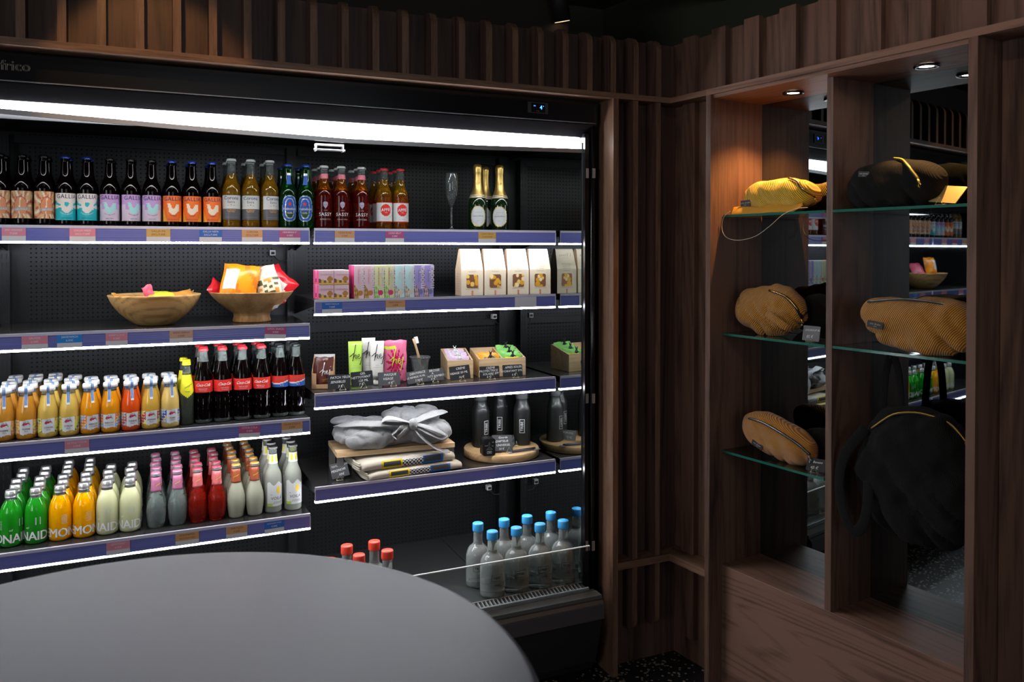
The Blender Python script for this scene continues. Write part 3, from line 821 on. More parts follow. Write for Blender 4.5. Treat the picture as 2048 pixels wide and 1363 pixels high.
def smoothp(pts, k=4):          # Catmull-Rom through (r,z)
    out = []
    P = [pts[0]] + list(pts) + [pts[-1]]
    for i in range(1, len(P) - 2):
        p0, p1, p2, p3 = P[i - 1:i + 3]
        for j in range(k):
            t = j / k
            q = [0.5 * ((2 * p1[d]) + (-p0[d] + p2[d]) * t + (2 * p0[d] - 5 * p1[d] + 4 * p2[d] - p3[d]) * t * t + (-p0[d] + 3 * p1[d] - 3 * p2[d] + p3[d]) * t ** 3) for d in (0, 1)]
            out.append((max(q[0], 0.0), q[1]))
    out.append(pts[-1]); return out

# label papers
C = lambda n, c, r=0.5: mat(n, c, r)
CYAN = C('label_cyan', (0.01, 0.46, 0.55)); LAV = C('label_lavender', (0.50, 0.34, 0.68)); LAVL = C('label_lilac', (0.62, 0.56, 0.72)); ORG = C('label_orange', (0.82, 0.17, 0.02)); ORGY = C('label_gold', (0.85, 0.42, 0.05))
PAPER = C('label_white', (0.72, 0.73, 0.72)); CREAM = C('label_cream', (0.80, 0.72, 0.58)); BEIGE = C('label_tan', (0.66, 0.44, 0.22)); BRICK = C('label_brick', (0.45, 0.13, 0.09)); RUST = C('label_rust', (0.70, 0.28, 0.13)); GREYL = C('label_grey', (0.40, 0.37, 0.38))
RED = C('label_red', (0.75, 0.03, 0.02)); BLUEH = C('label_blue', (0.02, 0.10, 0.42)); SILV = mat('label_silver', (0.6, 0.64, 0.66), 0.3, 0.6); DGREEN = C('label_dark_green', (0.01, 0.06, 0.02)); LEMONY = C('label_yellow', (0.85, 0.78, 0.03)); AQUA = C('label_aqua', (0.35, 0.72, 0.74))
LEAF = C('label_leaf', (0.10, 0.35, 0.04)); COBALT = C('label_cobalt', (0.02, 0.06, 0.42)); PURP = C('label_plum', (0.40, 0.05, 0.12)); SKYB = C('label_sky', (0.25, 0.40, 0.65))

BEER = [(0.0, 0.0), (0.026, 0.0), (0.0295, 0.004), (0.0300, 0.008), (0.0300, 0.112)] + smoothp([(0.0300, 0.112), (0.0288, 0.124), (0.0245, 0.138), (0.0190, 0.150), (0.0160, 0.163), (0.0140, 0.185), (0.0130, 0.203)], 3)[1:] + [(0.0142, 0.206), (0.0142, 0.212), (0.0128, 0.214)]
def fullz(p, s): return [(r, z * s) for r, z in p]
def rooster(u, v, cx=0.0, cy=0.5, s=1.0):
    x, y = (u - cx) / s, (v - cy) / s
    body = (x * 1.3) ** 2 + ((y + 0.02) * 2.2) ** 2 < 0.11
    neck = abs(x + 0.17 + y * 0.4) < 0.1 and 0 < y < 0.19
    tail = abs(x - 0.24) < 0.10 and -0.05 < y < 0.16
    hole = (x + 0.0) ** 2 + ((y - 0.09) * 2) ** 2 < 0.012
    return (body or neck or tail) and not hole

def beer_bottle(kind):
    r = empty('beer_bottle')
    glass, cap, h = BROWNG, CAPK, 0.220
    if kind in ('cyan', 'orange'): cap = CAPB
    prof = BEER
    mfun = None
    if kind == 'corona':
        prof = fullz(BEER, 1.065); cap = CAPW; glass = AMBER; mfun = lambda z: EMPTYG if z > 0.178 else AMBER
    if kind == 'green': prof = fullz(BEER, 1.02); cap = CAPB; glass = GREENG
    if kind == 'sassy': prof = fullz(BEER, 1.02); cap = CAPW; glass = ROSE; mfun = lambda z: EMPTYG if z > 0.185 else (ROSE if z < 0.135 else AMBERD)
    if kind == 'appie': prof = fullz(BEER, 1.015); cap = CAPR; glass = AMBERD; mfun = lambda z: EMPTYG if z > 0.178 else (AMBERD if z < 0.125 else AMBER)
    top = prof[-1][1]
    mb = MB(); mb.lathe(prof, glass, 24, mfun=mfun); mb.build('bottle_body', r)
    mb = MB(); crown(mb, 0.0158, top - 0.005, top + 0.0035, cap); mb.build('crown_cap', r)
    R = 0.0306
    mb = MB()
    z0, z1 = 0.018, 0.101
    if kind in ('cyan', 'lilac', 'orange'):
        A, B, K = {'cyan': (CYAN, PAPER, PAPER), 'lilac': (LAV, LAVL, AQUA), 'orange': (ORG, ORGY, CREAM)}[kind]
        def paint(u, v):
            if rooster(u * 0.9, v, 0.0, 0.47, 1.15): return K
            if kind == 'cyan':
                if v <= 0.72 and (u * 1.1) ** 2 + ((v - 0.47) * 2.1) ** 2 < 0.16: return CYAN
                if v > 0.60 - 0.0 and (v > 0.72 or abs(u) < 0.95 * sqrt(max(0, (v - 0.52)) * 3.5)): return PAPER
                if abs(v - 0.5) < 0.04 + 0.12 * max(0, abs(u) - 0.5): return PAPER
                return CYAN
            if kind == 'lilac':
                if v > 0.62 or (v > 0.42 and abs(u) < 0.62): return LAV
                return LAVL
            return ORGY if (v < 0.5 and abs(u) > 0.45 + 0.8 * v) else ORG
        mb.grid(30, 30, wrap(R, z0, z1, 1.50), paint, True); lb = mb.build('label', r)
        mb = MB(); f = cyl(R + 0.0004, 0)
        mb.text('GALLIA', 0.0185, INKN, lambda x, y: f(x, 0.0905 + y), bold=0.012, space=1.1)
        mb.text({'cyan': 'YUZU & VERVEINE', 'lilac': 'EAST MACHINE', 'orange': 'STAR BEER'}[kind], 0.0050, INKN if kind != 'cyan' else PAPER, lambda x, y: f(x, 0.0355 + y + (x * x) * 18))
        mb.text({'cyan': 'BIERE BLANCHE', 'lilac': 'BIERE NEPA', 'orange': 'BIERE BLONDE IPA'}[kind], 0.0046, INKN, lambda x, y: f(x, 0.0245 + y))
        mb.build('lettering', r)
    elif kind == 'tan':
        def paint(u, v):
            x, y = u + 0.05, v - 0.42
            if abs(y + 0.08 - 0.05 * x) < 0.055 and -0.5 < x < 0.55: return GREYL
            if (x / 0.45) ** 2 + (y / 0.40) ** 2 < 1 and y > -0.24:
                e = (x / 0.45) ** 2 + (y / 0.40) ** 2
                if e > 0.80: return BRICK
                if abs(x + 0.06 - 0.2 * y) < 0.035: return CREAM
                return RUST
            a = atan2(y, x * 0.9); k = sin(a * 9 + 1.5 * sin(hypot(x, y) * 7)) + 0.7 * sin(a * 17 + 3)
            return BRICK if k > 0.9 else (CREAM if k < -0.9 else (RUST if k > 0.35 else BEIGE))
        mb.grid(36, 30, wrap(R, z0 + 0.004, z1 + 0.004, 1.52), paint, True); mb.build('label', r)
        mb = MB(); f = cyl(R + 0.0005, 0); mb.text('BRUTALE', 0.0085, PAPER, lambda x, y: f(x, 0.0490 + y + x * 0.05), bold=0.012, shear=0.2); mb.build('lettering', r)
    elif kind == 'corona':
        GL = mat('corona_white_print', (0.55, 0.60, 0.60), 0.45)
        def paint(u, v):
            return GL if v > 0.5 else (mat('corona_smoke_print', (0.10, 0.11, 0.13), 0.35) if 0.04 < v < 0.47 else (GL if v >= 0.47 else None))
        mb.grid(20, 28, wrap(R + 0.0002, 0.024, 0.108, 1.25), paint, True); mb.build('label', r)
        mb = MB(); f = cyl(R + 0.0007, 0)
        mb.text('Corona', 0.0165, INKN, lambda x, y: f(x, 0.0985 + y), bold=0.012); mb.text('Extra', 0.0115, INKN, lambda x, y: f(x, 0.0855 + y))
        mb.text('~  ^  ~', 0.009, INK, lambda x, y: f(x, 0.0745 + y), bold=0.02)
        mb.text('LA CERVEZA\nMAS FINA', 0.0055, ORGY, lambda x, y: f(x, 0.056 + y)); mb.text('________________', 0.0055, GL, lambda x, y: f(x, 0.037 + y))
        mb.build('lettering', r)
    elif kind == 'green':
        def paint(u, v):
            x, y = u / 0.92, (v - 0.5) / 0.5
            e = (abs(x) ** 2.6 + abs(y) ** 2.6)
            if e > 1: return None
            if e > 0.88: return SILV
            if (abs(x / 0.52) ** 2.6 + abs(y / 0.72) ** 2.6) < 1:
                if abs(v - 0.47) < 0.09: return BLUEH
                return BLUEH if v > 0.5 else DGREEN
            if (abs(x / 0.60) ** 2.6 + abs(y / 0.80) ** 2.6) < 1: return SILV
            return BLUEH
        mb.grid(32, 36, wrap(R + 0.0002, 0.024, 0.112, 0.98), paint, True)
        mb.grid(4, 10, wrap(lambda z: prof_r(prof, 0.0008)(z), 0.150, 0.190, 0.45), lambda u, v: BLUEH if v < 0.85 else SILV, True)
        mb.build('label', r)
        mb = MB(); f = cyl(R + 0.0008, 0)
        mb.text('Heineken', 0.0125, PAPER, lambda x, y: f(x, 0.0665 + y), bold=0.014); mb.text('0.0%', 0.0095, PAPER, lambda x, y: f(x, 0.0525 + y), bold=0.01)
        star = [(0.0085 * (1 if k % 2 == 0 else 0.4) * sin(pi * k / 5), 0.0085 * (1 if k % 2 == 0 else 0.4) * cos(pi * k / 5)) for k in range(10)]
        mb.add([f(0, 0.083)] + [f(x, 0.083 + y) for x, y in star], [(0, 1 + (k + 1) % 10, 1 + k) for k in range(10)], RED)
        mb.build('lettering', r)
    elif kind == 'sassy':
        rf = prof_r(prof, 0.0007)
        mb.grid(24, 5, wrap(rf, 0.176, 0.192, pi), lambda u, v: mat('foil_pink', (0.80, 0.20, 0.26), 0.4) if v < 0.8 + 0.2 * cos(u * pi) else None, True)
        mb.build('neck_foil', r)
        mb = MB(); f = cyl(R + 0.0003, 0)
        mb.text('SASSY', 0.0165, WHITE, lambda x, y: f(x, 0.050 + y), bold=0.008, space=1.15); mb.text('CIDRE', 0.0050, PINK, lambda x, y: f(x, 0.064 + y)); mb.text('________', 0.010, WHITE, lambda x, y: f(x, 0.0385 + y)); mb.text('________', 0.010, WHITE, lambda x, y: f(x, 0.0355 + y))
        cr = mat('crest_lilac', (0.42, 0.38, 0.50), 0.5)
        sh = [(-0.0085, 0.012), (-0.0045, 0.016), (0.0045, 0.016), (0.0085, 0.012), (0.0075, 0.002), (0.0, -0.008), (-0.0075, 0.002)]
        mb.add([f(x, 0.078 + y) for x, y in sh], [tuple(range(7))[::-1]], cr); mb.text('v v', 0.008, INK, lambda x, y: cyl(R + 0.0005)(x, 0.083 + y), bold=0.02)
        mb.build('lettering', r)
    elif kind == 'appie':
        def paint(u, v):
            if v > 0.97 or v < 0.03: return RED
            if (u * 1.35) ** 2 + ((v - 0.60) * 2.05) ** 2 < 0.40: return RED
            if abs(v - 0.35 + 0.12 * sin(u * 3 + 1)) < 0.015 and u > 0.3: return mat('label_mint', (0.45, 0.62, 0.52), 0.5)
            return PAPER
        mb.grid(36, 34, wrap(R, 0.027, 0.097, 1.45), paint, True); mb.build('label', r)
        mb = MB(); f = cyl(R + 0.0005, 0); mb.text('APPIE', 0.0155, WHITE, lambda x, y: f(x * 0.92, 0.0695 + y + 0.05 * x), bold=0.015); mb.text('CIDRE', 0.0040, WHITE, lambda x, y: f(x, 0.060 + y)); mb.text('LE CIDRE BRUT', 0.0042, GREYL, lambda x, y: f(x, 0.0365 + y)); mb.build('lettering', r)
    r.scale = (0.92, 0.92, 1) if kind in ('tan', 'cyan', 'lilac', 'orange') else (0.96, 0.96, 1)
    return r

ROWJ = {0: (0, 0.004, -0.003, 0.003, 0, 0), 1: (0, 0.003, -0.002, 0.004, 0.001, 0), 2: (0, 0.0, 0, 0, 0, 0), 3: (0, 0, 0, 0, 0, 0), 4: (0, 0.003, -0.004, 0.002, -0.003, 0.002)}
def place_row(proto, name_of, xs, y0, z, rows, pitch, desc, where, group, cat='bottle', jx=0.004, used=None, ang0=None):
    """columns of one kind: front bottle, then the ones queued behind it"""
    nest(proto); first = True; out = []
    for ci, x in enumerate(xs):
        for ri in range(rows[ci] if isinstance(rows, (list, tuple)) else rows):
            jxx = ROWJ[int(z * 10) % 5][ri]
            loc = (x + jxx, y0 + ri * pitch + (random.uniform(-0.001, 0.001) if ri else 0), z)
            # the front label looks roughly to the aisle
            rz = (random.uniform(-0.28, 0.28) if ang0 is None else ang0[ci % len(ang0)] if ri == 0 else random.uniform(-0.3, 0.3)) - atan2(x, y0) * 0.35
            pos = 'only column' if len(xs) == 1 else (('left', 'right')[ci] + ' column' if len(xs) == 2 else ORD[ci] + ' column from left')
            dep = 'front' if ri == 0 else ORD[ri] + ' from front'
            lab = f'{desc}, {pos}, {dep}{where}'
            if first: proto.location = loc; proto.rotation_euler = (0, 0, rz); tag(proto, lab, cat, group); first = False; out.append(proto)
            else: out.append(dup(proto, loc, rz, lab, group))
    return out
Z1, Z2, Z3, Z4 = 1.613, 1.291, 0.969, 0.643
ZR2, ZR3, ZR4 = 1.369, 1.049, 0.729
place_row(beer_bottle('tan'), None, [-0.401, -0.343, -0.285], 2.872, Z1, 3, 0.066, 'tan-labelled dark beer', ', top shelf', 'tan labelled beers', ang0=(0.2, 0.0, 0.45))
place_row(beer_bottle('cyan'), None, [-0.226, -0.167], 2.872, Z1, 3, 0.066, 'cyan-labelled dark beer', ', top shelf', 'cyan labelled beers', ang0=(0.14, 0.03))
place_row(beer_bottle('lilac'), None, [-0.103, -0.043, 0.018], 2.872, Z1, 3, 0.066, 'lilac-labelled dark beer', ', top shelf', 'lilac labelled beers', ang0=(0.0, 0.35, 0.1))
place_row(beer_bottle('orange'), None, [0.079, 0.140, 0.202], 2.872, Z1, 3, 0.066, 'orange-labelled dark beer', ', top shelf', 'orange labelled beers', ang0=(0.12, -0.05, 0.0))
place_row(beer_bottle('corona'), None, [0.263, 0.325, 0.387], 2.872, Z1, 3, 0.066, 'clear bottle of amber beer', ', top shelf', 'clear glass beers', ang0=(-0.1, -0.1, 0.35))
place_row(beer_bottle('green'), None, [0.448, 0.509], 2.872, Z1, 3, 0.066, 'green beer bottle with blue oval label', '', 'green beer bottles', ang0=(0.1, -0.25))
place_row(beer_bottle('sassy'), None, [0.571, 0.632, 0.704], 2.872, Z1, 3, 0.066, 'rose cider with pink foil', ', top shelf', 'rose cider bottles', ang0=(0.05, 0.0, -0.1))
place_row(beer_bottle('appie'), None, [0.787, 0.848], 2.872, Z1, 3, 0.066, 'amber cider bottle with white label and red disc', '', 'red disc cider bottles', ang0=(0.05, 0.08))
# the same beers in the left bay, which only the niche mirror shows
for kind, xs in (('tan', (-0.47, -0.53)), ('cyan', (-0.60,)), ('lilac', (-0.67, -0.73)), ('orange', (-0.80, -0.86)), ('corona', (-0.93, -0.99))):
    src = [o for o in bpy.data.objects if o.name.startswith('beer_bottle') and o.get('group', '').startswith({'tan': 'tan', 'cyan': 'cyan', 'lilac': 'lilac', 'orange': 'orange', 'corona': 'clear'}[kind])][0]
    for i, x in enumerate(xs):
        dup(src, (x, 2.872, Z1), random.uniform(0.2, 0.6), f'{dict(tan="tan", cyan="cyan", lilac="lilac", orange="orange", corona="white")[kind]} labelled beer in the left bay, {"nearer" if i == 0 else "farther"} one, seen mirrored', 'beers of the left bay')

# champagne half bottles and flute
def champagne():
    r = empty('champagne_bottle')
    prof = [(0.0, 0.0), (0.031, 0.0), (0.0348, 0.004), (0.0352, 0.095)] + smoothp([(0.0352, 0.095), (0.0335, 0.113), (0.0265, 0.135), (0.0190, 0.155), (0.0155, 0.178), (0.0140, 0.215)], 3)[1:] + [(0.0150, 0.22), (0.0150, 0.226)]
    mb = MB(); mb.lathe(prof, GREEND, 28); mb.build('bottle_body', r)
    rf = prof_r(prof, 0.0009)
    mb = MB(); mb.lathe([(rf(z), z) for z in (0.122, 0.128, 0.135, 0.145, 0.155, 0.165, 0.178, 0.195, 0.213)] + [(0.0158, 0.217), (0.0165, 0.223), (0.0165, 0.230), (0.0172, 0.235), (0.0168, 0.246), (0.0120, 0.252), (0.0, 0.253)], FOILG, 28)
    for z in (0.124, 0.131): mb.lathe([(rf(z) + 0.0006, z), (rf(z + 0.004) + 0.0006, z + 0.004)], CREAM, 28)
    mb.build('gold_foil', r)
    mb = MB()
    mb.grid(26, 26, wrap(0.0358, 0.014, 0.092, 0.85), lambda u, v: PAPER if abs(u) ** 2.2 + abs((v - 0.5) * 2) ** 2.2 < 0.84 else (FOILG if abs(u) ** 2.2 + abs((v - 0.5) * 2) ** 2.2 < 1 else None), True); mb.build('label', r)
    mb = MB(); f = cyl(0.0364); mb.text('CHAMPAGNE', 0.0045, GREYL, lambda x, y: f(x, 0.068 + y)); mb.text('Laurent-Perrier', 0.0068, INK, lambda x, y: f(x, 0.054 + y), shear=0.2); mb.text('BRUT', 0.0045, GREYL, lambda x, y: f(x, 0.036 + y))
    g = prof_r(prof, 0.0014); mb.text('LP', 0.014, BEIGE, lambda x, y: cyl(0.0185)(x, 0.178 + y), shear=0.2, bold=0.01); mb.build('lettering', r)
    return r
c = nest(champagne()); c.location = (1.154, 2.880, Z1); c.rotation_euler = (0, 0, -0.30); tag(c, 'gold-foiled champagne bottle right beside the empty flute, leftmost of three', 'bottle', 'champagne bottles')
dup(c, (1.215, 2.952, Z1), -0.5, 'gold-foiled champagne bottle half hidden behind the other two', 'champagne bottles')
dup(c, (1.246, 2.880, Z1), -0.42, 'gold-foiled champagne bottle nearest the mirrored end wall', 'champagne bottles')
t = empty('champagne_flute', (1.044, 2.868, Z1), 0, 'empty champagne flute standing alone left of the gold bottles', 'glass')
mb = MB(); out_ = [(0.0045, 0.088), (0.012, 0.102), (0.0195, 0.125), (0.0235, 0.155), (0.0235, 0.185), (0.0210, 0.214)]
mb.lathe(smoothp(out_, 4) + [(r_ - 0.0009, z_) for r_, z_ in smoothp(out_, 4)[::-1]], mat('flute_glass', (0.55, 0.6, 0.6), 0.0, trans=0.88, ior=1.45), 32); mb.build('bowl', t)
mb = MB(); mb.lathe(smoothp([(0.0, 0.001), (0.027, 0.001), (0.0275, 0.0025), (0.010, 0.006), (0.0040, 0.014), (0.0033, 0.05), (0.0045, 0.088)], 3), MATS['flute_glass'], 28); mb.build('stem', t)

# ---- juices
JP = [(0.0, 0.0), (0.028, 0.0), (0.0312, 0.004), (0.0318, 0.012), (0.0318, 0.072)] + smoothp([(0.0318, 0.072), (0.0300, 0.090), (0.0245, 0.112), (0.0205, 0.128), (0.0195, 0.140)], 3)[1:]
def juice_bottle(word, sub, m, pats):
    r = empty('juice_bottle')
    mb = MB(); mb.lathe(JP + [(0.0195, 0.146)], m, 26, mfun=lambda z: EMPTYG if z > 0.127 else m); mb.build('bottle_body', r)
    mb = MB(); mb.lathe([(0.0212, 0.139), (0.0235, 0.1405), (0.0240, 0.146), (0.0235, 0.152), (0.0215, 0.1545), (0.017, 0.1535), (0.0, 0.1535)], mat('jar_lid_white', (0.82, 0.82, 0.82), 0.35), 28); mb.build('lid', r)
    rf = prof_r(JP, 0.0009)
    mb = MB()
    pts = [(0.009, 0.1546), (-0.010, 0.1547), (-0.0215, 0.1555), (-0.0243, 0.1525), (-0.0247, 0.146), (-0.0238, 0.140)]
    path = [(-p[0], p[1]) for p in pts]       # (distance toward -Y, z)
    for z in (0.134, 0.126, 0.118, 0.110, 0.102, 0.096): path.append((rf(min(z, 0.14)) + 0.0003, z))
    W = 0.0052
    for j, (wd, mm, off) in enumerate(((W, PAPER, 0.0), (0.0038, mat('seal_blue', (0.01, 0.14, 0.45), 0.4), 0.0003), (0.0007, PAPER, 0.0006))):
        P_ = path if j == 0 else path[:-1]
        vs = []; 
        for yy, z in P_: vs += [(-wd, -yy - off, z + off * 0.6), (wd, -yy - off, z + off * 0.6)]
        mb.add(vs, [(2 * i, 2 * i + 1, 2 * i + 3, 2 * i + 2) for i in range(len(P_) - 1)], mm)
    mb.build('paper_seal', r)
    def paint(u, v):
        if v < 0.06 + 0.04 * sin(u * 9) or v > 0.94 + 0.03 * sin(u * 7): return None
        if abs(u) < 0.42:
            if ((u + 0.02) * 2.2) ** 2 + ((v - 0.68) * 4.5) ** 2 < 0.22 and v - 0.68 > u * 0.3 - 0.04: return mat('label_crimson', (0.55, 0.03, 0.09), 0.5)
            return PAPER
        x = int((u + 2) * 5.5); y = int(v * 5.5); q = (x * 7 + y * 13) % 5
        du = ((u + 2) * 5.5) % 1 - 0.5; dv = (v * 5.5) % 1 - 0.5
        return pats[q % len(pats)] if du * du + dv * dv < 0.22 else PAPER
    mb = MB(); mb.grid(44, 22, wrap(0.0325, 0.0125, 0.0605, 1.55), paint, True); mb.build('label', r)
    mb = MB(); f = cyl(0.0330)
    for k, ch in enumerate('Le Coq Toque'):
        a = (k - 5.5) * 0.25; vs, fs = text_shape(ch, 0.0062, 0.01)
        mb.add([f(0.0118 * sin(a) + x * cos(a) + y * sin(a), 0.0405 + 0.0118 * cos(a) * 1.1 - x * sin(a) + y * cos(a)) for x, y in vs], fs, INKN)
    mb.text(word, 0.0072, INKN, lambda x, y: f(x, 0.0305 + y), bold=0.02); mb.text(sub, 0.0052, INKN, lambda x, y: f(x, 0.0240 + y), shear=0.3); mb.build('lettering', r)
    r.scale = (0.878, 0.878, 1)
    return r
J = {'pomme': ('POMME', 'Poire', juice('apple', (0.62, 0.27, 0.03)), (ORGY, RUST, LEMONY)), 'citron': ('CITRON', 'Basilic', juice('lemon', (0.74, 0.50, 0.10)), (LEMONY, LEAF, LEMONY, ORGY)),
     'abricot': ('ABRICOT', 'du Roussillon', juice('apricot', (0.85, 0.32, 0.01)), (ORG, SKYB, ORGY)), 'tomate': ('TOMATE', 'Basque', juice('tomato', (0.80, 0.09, 0.01)), (BRICK, GREYL, PURP)),
     'ananas': ('ANANAS', 'Passion', juice('pineapple', (0.72, 0.42, 0.06)), (RED, LEMONY, PURP)), 'poire': ('POIRE', 'Williams', juice('pear', (0.80, 0.55, 0.16)), (COBALT, SKYB, ORGY))}
def juices(key, xs, rows, desc, ang):
    place_row(juice_bottle(*J[key]), None, xs, 2.853, Z3, rows, 0.069, desc, ', third shelf', key + ' juices', ang0=ang)
juices('pomme', [-0.392, -0.334], [5, 5], 'apple juice bottle', (0.1, 0.05))
juices('citron', [-0.2765, -0.219], [5, 4], 'pale lemon juice bottle', (0.1, -0.05))
juices('abricot', [-0.1615, -0.104], [3, 3], 'orange apricot juice bottle', (0.35, -0.15))
juices('tomate', [-0.0463], [3], 'red tomato juice bottle', (0.2,))
juices('ananas', [0.0113], [3], 'pineapple juice bottle with red-yellow label', (0.1,))
juices('poire', [0.069], [3], 'pear juice bottle, blue-dotted label', (0.25,))

def tonic_yellow():
    r = empty('tonic_bottle')
    prof = [(0.0, 0.0), (0.024, 0.0), (0.0262, 0.004), (0.0265, 0.07)] + smoothp([(0.0265, 0.07), (0.0265, 0.10), (0.0235, 0.125), (0.0185, 0.148), (0.0145, 0.172), (0.0128, 0.190)], 3)[1:] + [(0.0138, 0.193), (0.0138, 0.198)]
    mb = MB(); mb.lathe(prof, tint('tonic_clear', (0.28, 0.32, 0.24), 0.8), 24, mfun=lambda z: EMPTYG if z > 0.165 else MATS['tonic_clear']); mb.build('bottle_body', r)
    mb = MB(); crown(mb, 0.0155, 0.193, 0.2045, CAPY); mb.build('crown_cap', r)
    rf = prof_r(prof, 0.0008)
    mb = MB(); mb.grid(24, 20, wrap(rf, 0.088, 0.162, 1.35), lambda u, v: LEMONY if v > 0.30 * abs(abs(u) - 0.0) ** 1.0 * 1.0 and v > 0.3 * abs(u) else None, True); mb.build('label', r)
    mb = MB(); mb.text('Schweppes', 0.0085, INK, lambda x, y: (rf(0.125 + y) * sin(x / 0.025) * 1.03, -rf(0.125 + y) * cos(x / 0.025) * 1.03, 0.125 + y + x * 0.45), shear=0.3)
    mb.text('TONIC', 0.006, INK, lambda x, y: (rf(0.108 + y) * sin(x / 0.026) * 1.03, -rf(0.108 + y) * cos(x / 0.026) * 1.03, 0.108 + y)); mb.build('lettering', r)
    r.scale = (0.84, 0.84, 1)
    return r
place_row(tonic_yellow(), None, [0.1195], 2.866, Z3, 3, 0.056, 'yellow-capped tonic bottle', ' beside colas', 'yellow tonic bottles', ang0=(0.1,))

CP_ = [(0.0, 0.0), (0.025, 0.0), (0.0290, 0.004), (0.0295, 0.012)] + smoothp([(0.0295, 0.012), (0.0285, 0.035), (0.0275, 0.060), (0.0285, 0.082), (0.0300, 0.098), (0.0300, 0.140), (0.0255, 0.165), (0.0195, 0.190), (0.0150, 0.212), (0.0132, 0.230)], 4)[1:] + [(0.0140, 0.233), (0.0140, 0.238), (0.0128, 0.239)]
def cola(kind):
    r = empty('cola_bottle')
    prof = []
    for rr, z in CP_: prof.append((rr, z))
    mb = MB(); mb.lathe(prof, COLA, 24, mfun=lambda z: COLAG if (z > 0.203 or z < 0.010) else COLA)
    # fluted glass ribs below and above the label
    for k in range(10):
        a = 2 * pi * (k + 0.5) / 10
        rf = prof_r(CP_, -0.0008)
        mb.tube([(rf(z) * cos(a), rf(z) * sin(a), z) for z in (0.012, 0.03, 0.05, 0.07, 0.086)], [0.0006, 0.0018, 0.0020, 0.0018, 0.0006], COLA, 6, cap=False)
        mb.tube([(rf(z) * cos(a), rf(z) * sin(a), z) for z in (0.148, 0.160, 0.175, 0.19)], [0.0004, 0.0014, 0.0014, 0.0004], COLA, 6, cap=False)
    mb.build('bottle_body', r)
    mb = MB(); crown(mb, 0.0157, 0.236, 0.2455, CAPR if kind == 'red' else mat('cap_dark', (0.03, 0.035, 0.035), 0.3, 0.6)); mb.build('crown_cap', r)
    R = 0.0306; z0, z1 = 0.102, 0.140
    mb = MB()
    mb.grid(36, 16, wrap(R, z0, z1, 1.56), lambda u, v: RED if kind == 'red' else (PAPER if abs(v - 0.44 - 0.13 * sin(u * 2.4 - 0.6)) < 0.06 else (RED if v > 0.44 + 0.13 * sin(u * 2.4 - 0.6) else BLUEH)), True)
    mb.build('label', r)
    mb = MB(); f = cyl(R + 0.0005)
    mb.text('Coca-Cola', 0.0138, WHITE if kind == 'red' else BRICK, lambda x, y: f(x * 0.92 + y * 0.15, (0.1265 if kind == 'red' else 0.1305) + y), bold=0.014, shear=0.5, space=0.9)
    if kind == 'red': mb.text('SODA AU COLA', 0.0040, WHITE, lambda x, y: f(x, 0.1135 + y), bold=0.02); mb.text('PROMO ENSEMBLE', 0.0030, WHITE, lambda x, y: f(x, 0.1080 + y), bold=0.02)
    else: mb.text('* *', 0.0100, CREAM, lambda x, y: f(x, 0.1070 + y), bold=0.03)
    mb.build('lettering', r)
    r.scale = (0.96, 0.96, 1)
    return r
place_row(cola('red'), None, [0.172, 0.232, 0.296, 0.358], 2.872, Z3, 4, 0.064, 'red-capped cola bottle', ', third shelf', 'red capped colas', ang0=(-0.1, 0.25, 0.0, -0.2))
place_row(cola('dark'), None, [0.420, 0.4745], 2.878, Z3, 3, 0.064, 'cola with red-blue wave label', ', third shelf', 'blue waved colas', ang0=(0.1, 0.1))

# ---- lemonades with big lettering
LP_ = [(0.0, 0.0), (0.030, 0.0), (0.0355, 0.004), (0.0368, 0.010), (0.0368, 0.080)] + smoothp([(0.0368, 0.080), (0.0345, 0.103), (0.0270, 0.124), (0.0190, 0.138), (0.0165, 0.146)], 3)[1:] + [(0.0165, 0.150)]
def lemonade(m, sub):
    r = empty('lemonade_bottle')
    mb = MB(); mb.lathe(LP_, m, 28, mfun=lambda z: EMPTYG if z > 0.137 else m); mb.build('bottle_body', r)
    mb = MB(); mb.lathe([(0.0178, 0.144), (0.0185, 0.145), (0.0185, 0.149), (0.0180, 0.1495), (0.0188, 0.151), (0.0188, 0.158), (0.0180, 0.160), (0.0172, 0.1655), (0.0165, 0.1665), (0.0, 0.1665)], CAPS, 30)
    mb.build('screw_cap', r)
    mb = MB(); f = cyl(0.0373)
    tv = text_shape('LEMONAID+', 0.038, 0.02, 0.0, 'CENTER', 0.95)[0]; kx = 0.222 / (max(v[0] for v in tv) - min(v[0] for v in tv))
    mb.text('LEMONAID+', 0.038, WHITE, lambda x, y: f(x * kx, 0.0250 + y), bold=0.02, space=0.95)
    for k in range(7): mb.text('limonade bio', 0.0036, WHITE, lambda x, y: f(x - 0.02, 0.080 - k * 0.0042 + y))
    mb.text('aid', 0.009, WHITE, lambda x, y: f(x + 0.018, 0.052 + y), shear=0.3)
    mb.add([f(x, z) for x, z in ((0.045, 0.06), (0.062, 0.06), (0.062, 0.082), (0.045, 0.082))], [(0, 1, 2, 3)], mat('label_frost', (0.5, 0.58, 0.52), 0.5))
    mb.build('lettering', r)
    r.scale = (0.875, 0.875, 1)
    return r
for m, sub, xs, n, ang in ((LGREEN, 'deep green', [-0.378, -0.3125], 5, (-0.45, -1.2)), (LORANGE, 'yellow-orange', [-0.247, -0.1815], 6, (0.95, 1.0)), (LPALE, 'pale lime', [-0.116, -0.0505], 4, (-1.35, -1.25))):
    place_row(lemonade(m, sub), None, xs, 2.872, Z4, n, 0.0680 if n < 6 else 0.0655, sub + ' lemonade bottle', ', bottom left shelf', sub + ' lemonades', ang0=ang, jx=0.006)
    MATS['_' + sub] = m
src = {o.get('group'): o for o in bpy.data.objects if o.name.startswith('lemonade_bottle') and ', front' in o.get('label', '')}
k = 0
